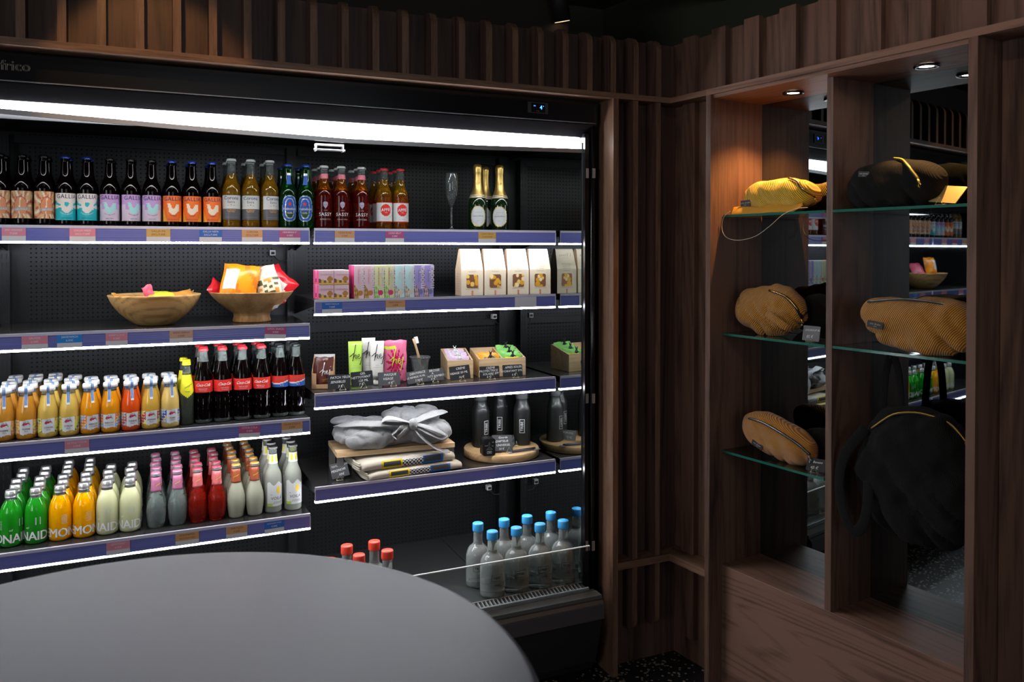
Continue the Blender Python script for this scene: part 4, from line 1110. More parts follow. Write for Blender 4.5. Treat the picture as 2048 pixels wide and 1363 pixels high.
for sub, xs in (('deep green', (-0.48, -0.56)), ('yellow-orange', (-0.64, -0.72)), ('pale lime', (-0.80, -0.88))):
    for i, x in enumerate(xs):
        for j in range(2):
            dup(src[sub + ' lemonades'], (x, 2.872 + j * 0.08, Z4), random.uniform(-1, 1), f'{sub} lemonade in the left bay, {("nearer", "farther")[i]} {("front", "rear")[j]} one, seen mirrored', 'lemonades of the left bay')

# ---- bulbous tonics
TP_ = [(0.0, 0.0), (0.022, 0.0), (0.0255, 0.003), (0.0265, 0.010)] + smoothp([(0.0265, 0.010), (0.0300, 0.030), (0.0318, 0.052), (0.0300, 0.075), (0.0235, 0.097), (0.0175, 0.113), (0.0155, 0.130), (0.0140, 0.160)], 4)[1:] + [(0.0140, 0.168)]
def tonic(m, foil, cap):
    r = empty('tonic_bottle')
    mb = MB(); mb.lathe(TP_, m, 26, mfun=lambda z: m if z < 0.14 else EMPTYG)
    for k in range(40):             # pressed glass pattern round the shoulder
        a = random.uniform(0, 2 * pi); z = random.uniform(0.062, 0.092); rf = prof_r(TP_, -0.0006)
        mb.lathe([(0.0, -0.0008), (0.0011, 0.0), (0.0, 0.0008)], m, 5, cx=rf(z) * cos(a), cy=rf(z) * sin(a)) if False else None
    mb.build('bottle_body', r)
    rf = prof_r(TP_, 0.0008)
    mb = MB(); mb.lathe([(rf(z), z) for z in (0.116, 0.122, 0.13, 0.14, 0.15, 0.162)], foil, 26); o = mb.build('neck_foil', r)
    mb = MB(); g = cyl(rf(0.14) + 0.0005)
    mb.add([g(x, 0.138 + y) for x, y in ((-0.011, -0.006), (0.011, 0.002), (0.011, 0.009), (-0.011, 0.001))], [(0, 1, 2, 3)], INK)
    mb.text('Schweppes', 0.0062, LEMONY, lambda x, y: cyl(rf(0.14) + 0.0009)(x * 0.75, 0.1395 + y + x * 0.34), bold=0.02); mb.build('lettering', r)
    mb = MB(); crown(mb, 0.0160, 0.1655, 0.1775, cap, side=CAPS); mb.build('crown_cap', r)
    r.scale = (0.935, 0.935, 1)
    return r
FP = mat('foil_mauve', (0.48, 0.16, 0.28), 0.4); FR = mat('foil_coral', (0.72, 0.17, 0.18), 0.4); FO = mat('foil_copper', (0.42, 0.10, 0.045), 0.4)
place_row(tonic(CLEARW, FP, CAPP), None, [0.026, 0.090], 2.868, Z4, [5, 5], 0.066, 'clear tonic with mauve foil', ', bottom left shelf', 'clear tonics', ang0=(0.5, 0.1), jx=0.008)
place_row(tonic(SCHR, FR, mat('cap_crimson', (0.60, 0.07, 0.12), 0.35, 0.2)), None, [0.152, 0.212], 2.868, Z4, [5, 5], 0.066, 'ruby tonic with coral foil', ', bottom left shelf', 'red tonics', ang0=(0.15, 0.35), jx=0.007)
place_row(tonic(CLOUDY, FO, CAPO), None, [0.273, 0.333], 2.868, Z4, [6, 6], 0.066, 'cloudy soda with copper foil', ', bottom left shelf', 'cloudy sodas', ang0=(0.0, 0.2), jx=0.007)
def voila():
    r = empty('lemonade_bottle')
    prof = [(0.0, 0.0), (0.0275, 0.0), (0.0300, 0.004), (0.0303, 0.095)] + smoothp([(0.0303, 0.095), (0.0300, 0.118), (0.0250, 0.137), (0.0185, 0.152), (0.0150, 0.172), (0.0130, 0.200)], 3)[1:] + [(0.0142, 0.204), (0.0142, 0.214)]
    mb = MB(); mb.lathe(prof, VOIL, 26, mfun=lambda z: EMPTYG if z > 0.185 else VOIL); mb.build('bottle_body', r)
    mb = MB(); crown(mb, 0.0152, 0.214, 0.2235, CAPK, side=CAPS); mb.build('crown_cap', r)
    rf = prof_r(prof, 0.0008)
    mb = MB(); mb.grid(24, 10, wrap(rf, 0.164, 0.196, pi), lambda u, v: LEMONY if ((u * 3) % 1 - 0.5) ** 2 * 3 + (v - 0.55) ** 2 < 0.16 else PAPER, True); mb.build('neck_label', r)
    def paint(u, v):
        if v > 0.93 + 0.07 * sin(u * 6): return None
        if ((u - 0.25) * 3.0) ** 2 + ((v - 0.66) * 4.6) ** 2 < 0.5: return mat('label_lemon', (0.88, 0.62, 0.02), 0.5)
        if v < 0.13 and u < -0.4: return mat('label_lime', (0.40, 0.58, 0.06), 0.5)
        return PAPER
    mb = MB(); mb.grid(34, 34, wrap(0.0310, 0.022, 0.105, 1.05), paint, True); mb.build('label', r)
    mb = MB(); f = cyl(0.0315); mb.text('VOILÀ', 0.0140, INK, lambda x, y: f(x, 0.0485 + y), shear=0.2); mb.text('LA LIMONADE\nBIO ARTISANALE', 0.0042, INK, lambda x, y: f(x + 0.004, 0.034 + y)); mb.text('~', 0.012, INK, lambda x, y: f(x - 0.018, 0.062 + y)); mb.build('lettering', r)
    r.scale = (0.97, 0.97, 1)
    return r
place_row(voila(), None, [0.395, 0.462], 2.880, Z4, [4, 3], 0.066, 'pale lemonade with yellow-dotted collar', ', bottom left shelf', 'artisan lemonades', ang0=(0.30, 0.15), jx=0.006)
bpy.data.objects
# ---- squat clear spirit bottles on the deck
WP = [(0.0, 0.0), (0.038, 0.0), (0.0432, 0.004), (0.0440, 0.012), (0.0440, 0.098)] + smoothp([(0.0440, 0.098), (0.0420, 0.118), (0.0340, 0.136), (0.0220, 0.147), (0.0175, 0.155), (0.0165, 0.175), (0.0165, 0.197)], 4)[1:] + [(0.0165, 0.205)]
def water(capm):
    r = empty('glass_bottle')
    mb = MB(); mb.lathe(WP, WATERB, 36)
    inner = [(0.0, 0.012), (0.036, 0.012), (0.0405, 0.018), (0.0405, 0.098), (0.0385, 0.116), (0.031, 0.132), (0.019, 0.143), (0.0135, 0.153), (0.0125, 0.172)]
    mb.build('bottle_body', r)
    mb = MB(); mb.lathe([(0.0168, 0.196), (0.0195, 0.197), (0.0200, 0.200), (0.0200, 0.222), (0.0190, 0.2245), (0.0, 0.2245)], capm, 28); mb.build('cap', r)
    mb = MB(); f = cyl(0.0444)
    GRY = mat('print_grey', (0.03, 0.035, 0.035), 0.5)
    mb.text('TRIBE', 0.0125, GRY, lambda x, y: f(x, 0.073 + y), bold=0.012); mb.text('VODSTER', 0.0050, GRY, lambda x, y: f(x, 0.048 + y), bold=0.01)
    for a, b_, c_, d_ in ((-0.021, 0.021, 0.0835, 0.0845), (-0.021, 0.021, 0.062, 0.063), (-0.021, -0.020, 0.062, 0.0845), (0.020, 0.021, 0.062, 0.0845)):
        mb.grid(4, 1, lambda u, v: f(a + (b_ - a) * (u + 1) / 2, c_ + (d_ - c_) * v), GRY)
    mb.build('lettering', r)
    return r
BL = mat('cap_sky_blue', (0.05, 0.36, 0.75), 0.4); RL = mat('cap_vermilion', (0.78, 0.06, 0.03), 0.4)
ZD = DECK + 0.001
place_row(water(BL), None, [1.112, 1.206, 1.300, 1.395], 2.637, ZD, 1, 0.1, 'clear glass bottle with sky-blue cap', ' row', 'blue capped glass bottles', ang0=(0.15, 0.1, 0.05, 0.0))
o = [x for x in bpy.data.objects if x.get('group') == 'blue capped glass bottles'][0]
for i, x in enumerate((1.098, 1.202, 1.296, 1.396)):
    dup(o, (x, 2.738, ZD), -0.3, f'clear glass bottle with sky-blue cap, {ORD[i]} from left in the rear row', 'blue capped glass bottles')
place_row(water(RL), None, [0.535, 0.629, 0.724], 2.612, ZD, 1, 0.1, 'clear glass bottle with red cap behind table edge', ' row', 'red capped glass bottles', ang0=(0.1, 0, -0.1))
o = [x for x in bpy.data.objects if x.get('group') == 'red capped glass bottles'][0]
for i, x in enumerate((0.612, 0.706)):
    dup(o, (x, 2.712, ZD), -0.3, f'clear glass bottle with red cap, {("left", "right")[i]} one in the rear pair', 'red capped glass bottles')
# ------------------------------------------------------------------ wooden bowls with snack packets
def pillow(mb, w, h, d, m, seed, paint=None, crimp=0.006, nu=14, nv=12):
    """soft sealed packet standing in the XZ plane, centre at origin"""
    rnd = random.Random(seed); ph = [rnd.uniform(0, 6.28) for _ in range(6)]
    for side in (-1, 1):
        def fn(u, v, side=side):
            x = u * w / 2; z = (v - 0.5) * h
            e = max(0.0, (1 - abs(u) ** 3)) * max(0.0, 1 - abs(2 * v - 1) ** 3)
            b = d * 0.5 * e ** 0.6 + 0.0018 * sin(9 * u + ph[0]) * sin(8 * v + ph[1]) * (1 if e > 0 else 0)
            x += 0.002 * sin(7 * v + ph[2]); z += 0.0015 * sin(6 * u + ph[3])
            return (x, side * b + 0.004 * sin(2 * u + ph[4]), z)
        pt = paint if paint else (lambda u, v: m)
        if side == 1: mb.grid(nu, nv, lambda u, v: fn(-u, v), lambda u, v: pt(-u, v), True)
        else: mb.grid(nu, nv, fn, pt, True)
    return mb

def bowl(prof_o, t_, m, loc, label, foot=None):
    r = empty('wooden_bowl', loc, 0, label, 'bowl', 'wooden bowls')
    prof = [(0.0, 0.0)] + prof_o
    inner = [(max(rr - t_, 0.0), max(z, t_ * 1.2)) for rr, z in prof_o[::-1] if z > t_ * 1.5] + [(0.0, t_ * 1.2)]
    mb = MB(); mb.lathe(prof + [(prof_o[-1][0] - t_ * 0.5, prof_o[-1][1] + 0.001)] + inner, m, 64); mb.build('bowl_body', r)
    return r
b1 = smoothp([(0.052, 0.0), (0.074, 0.012), (0.105, 0.038), (0.130, 0.070), (0.144, 0.100)], 4)
B1 = bowl(b1, 0.006, W_BOWL, (0.027, 2.958, Z2), 'wide shallow wooden bowl on the left, filled low with small packets')
b2 = [(0.062, 0.0), (0.064, 0.004), (0.060, 0.020), (0.062, 0.030)] + smoothp([(0.062, 0.030), (0.080, 0.044), (0.108, 0.066), (0.130, 0.088), (0.141, 0.104)], 4)[1:]
B2 = bowl(b2, 0.006, W_BAMBOO, (0.336, 2.955, Z2), 'footed bamboo bowl on the right, heaped with crisp packets')
mb = MB(); mb.add([(0.055, -0.0975, 0.046), (0.075, -0.0855, 0.050), (0.080, -0.0900, 0.062), (0.066, -0.101, 0.060), (0.060, -0.105, 0.058)], [(0, 1, 2, 3, 4)], C('sticker_torn', (0.7, 0.7, 0.68))); mb.build('sticker', B2)

def packet(name, w, h, d, m, loc, rot, label, seed, paint=None, text=None, ink=None, size=0.01, group='snack packets in the bowls', cat='snack packet'):
    r = empty(name, loc, 0, label, cat, group); r.rotation_euler = rot
    mb = MB(); pillow(mb, w, h, d, m, seed, paint); mb.build('wrapper', r)
    if text:
        mb = MB(); mb.text(text, size, ink or WHITE, plate((0, -d * 0.5 - 0.0028, 0), (1, 0, 0), (0, 0, 1)), bold=0.01); mb.build('lettering', r)
    return r
ORK = mat('packet_orange', (0.90, 0.30, 0.01), 0.28); ORKD = mat('packet_dark_orange', (0.70, 0.20, 0.02), 0.28); REDK = mat('packet_red', (0.68, 0.02, 0.03), 0.25)
WHK = mat('packet_white', (0.75, 0.73, 0.70), 0.35); KRF = mat('packet_kraft', (0.45, 0.26, 0.14), 0.6); CRK = mat('packet_cream', (0.74, 0.66, 0.48), 0.4); OLK = mat('packet_olive', (0.10, 0.09, 0.03), 0.4); BRK = mat('packet_brown', (0.60, 0.28, 0.06), 0.3); LIMK = mat('packet_lime', (0.62, 0.68, 0.05), 0.3); PINKK = mat('packet_pink', (0.70, 0.12, 0.20), 0.3)
def orp(u, v):
    if -0.85 < u < -0.10 and 0.22 < v < 0.80: return WHK
    return ORKD if sin(u * 5 + v * 7) > 0.75 else ORK
def giraffe(u, v):
    x, y = u * 2.4 + 0.3 * sin(v * 5), v * 5.2
    cx = round(x); cyy = round(y + 0.5 * (cx % 2)) - 0.5 * (cx % 2)
    return (OLK if (cx + int(cyy)) % 3 else BRK) if max(abs(x - cx), abs(y - cyy)) < 0.38 and v < 0.62 else CRK
def redp(u, v): return WHK if abs(u + v * 0.5 - 0.3) < 0.42 and v < 0.7 else REDK
packet('crisp_packet', 0.118, 0.120, 0.034, ORK, (0.292, 2.905, Z2 + 0.139), (radians(-14), radians(8), radians(-8)), 'orange crisp packet with a white panel leaning in the footed bowl', 3, orp)
packet('crisp_packet', 0.085, 0.115, 0.026, CRK, (0.380, 2.912, Z2 + 0.135), (radians(-16), radians(-18), radians(-16)), 'cream crisp packet with giraffe pattern in the footed bowl', 5, giraffe)
packet('crisp_packet', 0.100, 0.090, 0.024, REDK, (0.428, 2.935, Z2 + 0.125), (radians(-20), radians(38), radians(-14)), 'red and white crisp packet at the right rim of the footed bowl', 8, redp, 'SMAK', WHITE)
packet('crisp_packet', 0.090, 0.090, 0.022, REDK, (0.415, 2.985, Z2 + 0.142), (radians(-15), radians(-28), radians(12)), 'plain red crisp packet standing behind the giraffe packet', 9)
packet('crisp_packet', 0.060, 0.060, 0.018, REDK, (0.222, 2.955, Z2 + 0.113), (radians(-30), radians(35), radians(10)), 'dark red crisp packet at the left rim of the footed bowl', 12)
packet('crisp_packet', 0.075, 0.075, 0.016, KRF, (0.355, 2.965, Z2 + 0.152), (radians(-12), radians(-8), radians(15)), 'brown kraft packet behind the orange one in the footed bowl', 14)
packet('crisp_packet', 0.105, 0.070, 0.020, BRK, (0.330, 3.010, Z2 + 0.105), (radians(-60), radians(0), 0), 'tan packet lying at the back of the footed bowl', 15)
for i, (x, y, z, rx, ry, rz, m, lab, w_, h_) in enumerate((
        (-0.062, 2.925, 0.094, -70, 10, 20, BRK, 'golden bar wrapper at the left rim of the shallow bowl', 0.075, 0.045),
        (-0.015, 2.905, 0.091, -75, -8, -10, BRK, 'golden bar wrapper left of the crimson one in the shallow bowl', 0.080, 0.045),
        (0.012, 2.905, 0.104, -35, 62, -10, PINKK, 'crimson wrapper tip sticking up in the shallow bowl', 0.060, 0.034),
        (0.052, 2.920, 0.099, -72, 12, 8, LIMK, 'lime yellow bar wrapper in the middle of the shallow bowl', 0.095, 0.045),
        (0.105, 2.925, 0.099, -62, -10, 14, BRK, 'golden folded wrapper on the right in the shallow bowl', 0.075, 0.050),
        (0.050, 2.985, 0.089, -80, 5, 40, BRK, 'golden bar wrapper at the back of the shallow bowl', 0.090, 0.050),
        (0.125, 2.965, 0.094, -60, -30, -30, KRF, 'brown wrapper tip at the right rim of the shallow bowl', 0.045, 0.040))):
    packet('snack_bar', w_, h_, 0.014, m, (x, y, Z2 + z), (radians(rx), radians(ry), radians(rz)), lab, 20 + i, group='snack bars in the shallow bowl', cat='snack bar')
b3 = dup(B1, (-0.690, 2.960, Z2), 0.4, 'wooden bowl in the left bay, seen only in the niche mirror')
packet('crisp_packet', 0.118, 0.110, 0.034, ORK, (-0.735, 2.93, Z2 + 0.145), (radians(-14), 0, radians(10)), 'orange crisp packet in the left bay bowl, seen in the mirror', 33, orp)
packet('crisp_packet', 0.110, 0.100, 0.03, PINKK, (-0.640, 2.97, Z2 + 0.120), (radians(-34), 0, radians(10)), 'crimson packet in the left bay bowl, seen in the mirror', 34)

# ------------------------------------------------------------------ energy ball cartons
CP1 = C('carton_pink', (0.74, 0.52, 0.58)); CPH = C('carton_hot_pink', (0.80, 0.10, 0.30)); CGR = C('carton_lime', (0.66, 0.70, 0.36)); CAQ = C('carton_aqua', (0.50, 0.72, 0.74)); CVI = C('carton_violet', (0.34, 0.28, 0.62)); CTP = C('carton_top', (0.82, 0.70, 0.72))
BALLB = C('ball_brown', (0.42, 0.18, 0.04)); BALLR = C('ball_raspberry', (0.60, 0.03, 0.14)); BALLW = C('ball_oat', (0.68, 0.56, 0.42)); BALLG = C('ball_grey', (0.14, 0.16, 0.25)); OCHRE = C('carton_ochre', (0.66, 0.40, 0.08)); DKB = C('carton_umber', (0.16, 0.08, 0.05))
def carton(w_, d_, h_, main, ball, deco, side, words, small):
    r = empty('carton')
    mb = MB(); mb.box(-w_ / 2, w_ / 2, -d_ / 2, d_ / 2, 0, h_, side)
    mb.m[0] = mb.m[1] = mb.mi(CTP)
    mb.build('box', r, bevel=0.0008)
    asp = h_ / w_
    def paint(u, v):
        x = u; y = (v - (0.22 if small else 0.16)) * 2 * asp if not small else (v - 0.28) * 2 * asp
        bx = 0.50 if small else 0.25
        rr = (x - bx) ** 2 + (y - (0.20 if small else 0.0)) ** 2
        if rr < (0.13 if small else 0.30): return ball
        if small:
            if v < 0.14: return OCHRE
            if v < 0.42 - 0.3 * (u + 1) / 2: return OCHRE if sin(u * 9) > 0 else DKB
        else:
            k = v - 0.42 + (u + 1) * 0.20
            if k < 0.0 and v < 0.5 and u < 0.05: return deco[int(abs(u * 6 + v * 5)) % len(deco)]
        return main
    mb = MB(); mb.grid(18, max(10, int(18 * asp)), lambda u, v: (u * w_ / 2 * 0.985, -d_ / 2 - 0.0006, 0.0006 + v * (h_ - 0.0012)), paint); mb.build('printed_front', r)
    mb = MB()
    if small:
        mb.text('mooka', 0.0175, CTP, plate((0, -d_ / 2 - 0.0012, h_ * 0.84), (1, 0, 0), (0, 0, 1)), bold=0.02); mb.text('COOKIE DOUGH', 0.0052, CPH, plate((0, -d_ / 2 - 0.0012, h_ * 0.66), (1, 0, 0), (0, 0, 1)), bold=0.02)
    else:
        mb.text('mooka', 0.030, CTP, plate((w_ * 0.30, -d_ / 2 - 0.0012, h_ * 0.62), (0, 0, 1), (-1, 0, 0)), bold=0.02)
        mb.text(words, 0.0065, ball if main is not CP1 else CPH, plate((-w_ * 0.05, -d_ / 2 - 0.0012, h_ * 0.66), (0, 0, 1), (-1, 0, 0)), bold=0.02)
    mb.build('lettering', r)
    return r
p = carton(0.052, 0.040, 0.050, CP1, BALLB, None, CPH, '', True)
first = True
for lv in (0, 1):
    for cx_, side in ((0.565, 'left'), (0.618, 'right')):
        for dy in (0, 1):
            if dy and side == 'right': pass
            lab = f'small pink carton, {("lower", "upper")[lv]} {side} of the {("front", "rear")[dy]} four'
            loc = (cx_ - 0.003 * dy, 2.828 + dy * 0.042, ZR2 + lv * 0.0508)
            if first: p.location = loc; tag(p, lab, 'carton', 'small pink cartons'); first = False
            else: dup(p, loc, 0, lab, 'small pink cartons')
kinds = [('pink', CP1, BALLB, (OCHRE, DKB), CPH, 'COOKIE DOUGH', (0.6605, 0.6965)), ('lime green', CGR, BALLR, (LEAF, CGR), CGR, 'PISTACHE FRAMBOISE', (0.7330, 0.7700)), ('aqua', CAQ, BALLW, (BALLB, CAQ), CAQ, 'COCO', (0.8070, 0.8435)), ('violet', CVI, BALLG, (DKB, CP1), CVI, 'BLUE MATCHA', (0.8800, 0.9165))]
for nm, main, ball, deco, side, words, xs in kinds:
    p = carton(0.0352, 0.040, 0.1165, main, ball, deco, side, words, False); first = True
    for i, x in enumerate(xs):
        for dy in range(2):
            lab = f'tall {nm} carton, {("left", "right")[i]} one of its pair, {("front", "rear")[dy]} row'
            loc = (x + 0.0185, 2.828 + dy * 0.042, ZR2)
            if first: p.location = loc; tag(p, lab, 'carton', 'tall energy ball cartons'); first = False
            else: dup(p, loc, 0, lab, 'tall energy ball cartons')

# ------------------------------------------------------------------ kraft biscuit bags with window
PAP = mat('biscuit_paper', (0.80, 0.69, 0.52), 0.55); PAPS = mat('biscuit_paper_side', (0.66, 0.49, 0.33), 0.6)
BISC = [C('biscuit_gold', (0.85, 0.58, 0.16)), C('biscuit_pale', (0.88, 0.74, 0.42)), C('biscuit_orange', (0.72, 0.36, 0.03)), C('biscuit_dark', (0.20, 0.08, 0.04))]
def biscuit_bag(seed):
    r = empty('biscuit_bag')
    w_, d_, h_ = 0.088, 0.062, 0.170
    rnd = random.Random(seed)
    mb = MB()
    pr = [(-d_ / 2, 0), (d_ / 2, 0), (d_ / 2, h_ * 0.56), (0.010, h_), (0.006, h_ + 0.004), (-0.006, h_ + 0.004), (-0.010, h_), (-d_ / 2, h_ * 0.56)]
    def wx(z): return w_ / 2 * (1 - 0.10 * max(0, (z - h_ * 0.56) / (h_ * 0.44)))
    vs = [(-wx(z), y, z) for y, z in pr] + [(wx(z), y, z) for y, z in pr]; n = len(pr)
    mb.add(vs, [tuple(range(n)), tuple(range(n, 2 * n))[::-1]], PAPS)
    mb.add(vs, [((i + 1) % n, i, n + i, n + (i + 1) % n) for i in range(n)], PAP)
    mb.build('paper_bag', r)
    z0, z1 = 0.028, 0.078
    cs = [(rnd.uniform(-0.9, 0.9), rnd.uniform(0, 1), rnd.uniform(0.25, 0.42), rnd.choice((0, 1, 1, 2) if seed else (2, 2, 0))) for _ in range(9)]
    def paint(u, v):
        if abs(u) ** 8 + abs(2 * v - 1) ** 8 > 1: return None
        for cx_, cy_, rr, k in cs:
            d2 = ((u - cx_) ** 2 + ((v - cy_) * 2) ** 2) ** 0.5
            if d2 < rr: return BISC[k] if d2 < rr * 0.85 else BISC[2]
        return BISC[3]
    mb = MB(); mb.grid(28, 28, lambda u, v: (u * 0.0235, -d_ / 2 - 0.0005, z0 + v * (z1 - z0)), paint); mb.build('window', r)
    mb = MB()
    GI = C('print_taupe', (0.30, 0.24, 0.20))
    def sl(x, z):      # on the sloping upper front
        t = (z - h_ * 0.56) / (h_ * 0.44)
        y = -d_ / 2 + max(0, t) * (d_ / 2 - 0.010)
        return (x, y - 0.0006, z)
    for s_, sz, z, b_ in (('L\'Etxea', 0.0165, 0.150, 0.004), ('petits biscuits', 0.0045, 0.139, 0), ('BISCUITS', 0.0095, 0.114, 0.004), ('FROMAGE', 0.0072, 0.1055, 0), ('DE BREBIS', 0.0072, 0.098, 0), ('ROMARIN', 0.0060, 0.0885, 0)):
        mb.text(s_, sz, GI, lambda x, y, z=z: sl(x, z + y), bold=b_, space=1.15)
    mb.text('Au pur beurre et sel fin', 0.0055, GI, lambda x, y: (x, -d_ / 2 - 0.0006, 0.0235 + y))
    mb.add([(-0.0035, -d_ / 2 - 0.0006, 0.0), (0.0035, -d_ / 2 - 0.0006, 0.0), (0.0035, -d_ / 2 - 0.0006, 0.018), (-0.0035, -d_ / 2 - 0.0006, 0.018)], [(0, 1, 2, 3)], C('stripe_coral', (0.65, 0.25, 0.15)))
    for k in range(8): mb.text('nnmnmnmmnnm nmnm', 0.0046, GI, lambda x, y, k=k: (-w_ / 2 - 0.0006, -x * 0.9, 0.080 - k * 0.009 + y))
    mb.build('lettering', r)
    return r
for i, (x, rz) in enumerate(((1.1105, 0.02), (1.2045, 0.0), (1.3010, -0.03), (1.3950, -0.05))):
    b = biscuit_bag(i); b.location = (x, 2.857, ZR2); b.rotation_euler = (0, 0, rz)
    tag(b, f'kraft biscuit bag with a square window, {ORD[i]} from the left in the row', 'biscuit bag', 'kraft biscuit bags')

# ------------------------------------------------------------------ slate price cards on wire easels
def card(lines, loc, rz, w_, h_, label, roll=0.0, tilt=-12, m=None, sizes=None, easel=0.0, lean=None):
    r = empty('slate_card', loc, 0, label, 'price card', 'slate price cards'); r.rotation_euler = (0, 0, rz)
    mb = MB(); ct, st = cos(radians(tilt)), sin(radians(tilt))
    def P(x, z, y=0.0):
        xx = x * cos(roll) - z * sin(roll); zz = x * sin(roll) + z * cos(roll) + h_ / 2 + abs(sin(roll)) * w_ / 2 + 0.003
        return (xx, y * ct - zz * st - 0.0, zz * ct + y * st)
    n = 4; pts = []
    rc = 0.003
    for sx, sz, a0 in ((1, 1, 0), (-1, 1, 90), (-1, -1, 180), (1, -1, 270)):
        for k in range(n):
            a = radians(a0 + 90 * k / (n - 1)); pts.append((sx * (w_ / 2 - rc) + rc * cos(a), sz * (h_ / 2 - rc) + rc * sin(a)))
    mb.prism(pts, -0.0008, 0.0008, m or SLATE, lambda u, v, h: P(u, v, h)); mb.build('card', r)
    mb = MB()
    k = len(lines)
    for i, s_ in enumerate(lines):
        sz = (sizes[i] if sizes else min(0.0115, 1.75 * w_ / max(len(s_), 6)))
        z = h_ / 2 - (i + 0.65) * h_ / (k + 0.25)
        mb.text(s_, sz, CHALK, lambda x, y, z=z: P(x + (0.004 * (-1) ** i), z + y + x * 0.04, -0.0013), bold=0.002, shear=0.15)
    mb.build('chalk_writing', r)
    mb = MB(); ex = easel
    tr = [(ex - 0.011, -0.011, 0.0015), (ex + 0.011, -0.011, 0.0015), (ex, -0.0075, 0.0215)]
    mb.tube(tr, 0.0008, BRASSW, 6, closed=True)
    mb.tube([(ex - 0.011, -0.011, 0.0015), (ex - 0.009, 0.010, 0.0015), (ex, 0.020, 0.006)], 0.0008, BRASSW, 6); mb.tube([(ex + 0.011, -0.011, 0.0015), (ex + 0.009, 0.010, 0.0015)], 0.0008, BRASSW, 6)
    mb.build('wire_easel', r)
    return r
SLG = mat('slate_grey_card', (0.075, 0.077, 0.083), 0.35)
card(['PATCH YEUX', 'SENSIBLES', '3 €'], (0.6155, 2.840, ZR3), -0.15, 0.078, 0.050, 'black slate card reading PATCH YEUX SENSIBLES 3 €', 0.0, easel=0.012)
card(['GEL', 'NETTOYANT', '125 ML', '7 €'], (0.698, 2.846, ZR3), -0.2, 0.077, 0.053, 'black slate card reading GEL NETTOYANT 125 ML', 0.07, easel=0.006)
card(['MASQUE', 'VISAGE', '4 €'], (0.797, 2.842, ZR3), -0.1, 0.080, 0.048, 'grey slate card reading MASQUE VISAGE 4 €', 0.0, m=SLG, tilt=-18, easel=0.014)
card(['DENTIFRICE', 'LE REMEDE 75 ML', '7.90 €'], (0.902, 2.835, ZR3), 0.05, 0.080, 0.044, 'grey slate card reading DENTIFRICE beside the toothbrush glass', 0.09, m=SLG, tilt=-22, easel=0.008)
card(['BROSSE', 'A', 'DENTS BAMBOU', '4 €'], (0.972, 2.862, ZR3), -0.2, 0.076, 0.044, 'grey slate card reading BROSSE A DENTS BAMBOU', 0.07, m=SLG, tilt=-20, easel=0.006)
card(['CRÈME', 'VISAGE 50 ML', '16 €'], (1.067, 2.838, ZR3), -0.15, 0.078, 0.052, 'black slate card reading CRÈME VISAGE in front of the single crate', 0.08, easel=0.008)
card(['CRÈME', 'PROTECTRICE', 'SOLAIRE SPF', '6 €'], (1.186, 2.835, ZR3), -0.1, 0.078, 0.047, 'dark slate card reading CRÈME PROTECTRICE SOLAIRE', 0.0, easel=0.008)
card(['APRÈS SOLEIL', 'HYDRATANT 5ML', '6 €'], (1.282, 2.835, ZR3), -0.1, 0.080, 0.047, 'dark slate card reading APRÈS SOLEIL, nearest the mirrored wall', 0.0, easel=0.010)

# ------------------------------------------------------------------ cosmetics
KRAFT = mat('kraft_board', (0.55, 0.33, 0.17), 0.65)
r = empty('display_box', (0.578, 2.925, ZR3), -0.30, 'open kraft display box holding brown face-mask sachets', 'box')
mb = MB(); w_, d_, h_ = 0.074, 0.085, 0.112
def bx(a, b, c, d, e, f, m=KRAFT): mb.box(a, b, c, d, e, f, m)
bx(-w_ / 2, w_ / 2, -d_ / 2, d_ / 2, 0, 0.002)
bx(-w_ / 2, w_ / 2, d_ / 2 - 0.0015, d_ / 2, 0, h_, C('board_white', (0.75, 0.74, 0.72)))
mb.prism([(-d_ / 2, 0), (d_ / 2, 0), (d_ / 2, h_), (d_ / 2 - 0.005, h_), (-0.010, 0.078), (-d_ / 2, 0.055)], -w_ / 2, -w_ / 2 + 0.0015, KRAFT, lambda u, v, h: (h, u, v))
mb.prism([(-d_ / 2, 0), (d_ / 2, 0), (d_ / 2, h_), (d_ / 2 - 0.005, h_), (-0.010, 0.078), (-d_ / 2, 0.055)], w_ / 2 - 0.0015, w_ / 2, KRAFT, lambda u, v, h: (h, u, v))
bx(-w_ / 2, w_ / 2, -d_ / 2, -d_ / 2 + 0.0015, 0, 0.016); bx(-w_ / 2, -w_ / 2 + 0.016, -d_ / 2, -d_ / 2 + 0.0015, 0, 0.055); bx(w_ / 2 - 0.012, w_ / 2, -d_ / 2, -d_ / 2 + 0.0015, 0, 0.062)
mb.build('carton_tray', r)
mb = MB()
for yy, zz, rr in ((-0.012, 0.05, 0.008), (-0.026, 0.018, 0.007), (0.012, 0.030, 0.006)):
    for a0, a1 in ((0.2, pi - 0.2), (pi + 0.4, 2 * pi - 0.2)):
        mb.tube([(-w_ / 2 - 0.0006, yy + rr * cos(a0 + (a1 - a0) * k / 6), zz + rr * 0.6 * sin(a0 + (a1 - a0) * k / 6)) for k in range(7)], 0.0005, INK, 4)
mb.build('eye_print', r)
CHOC = mat('sachet_brown', (0.10, 0.025, 0.018), 0.28)
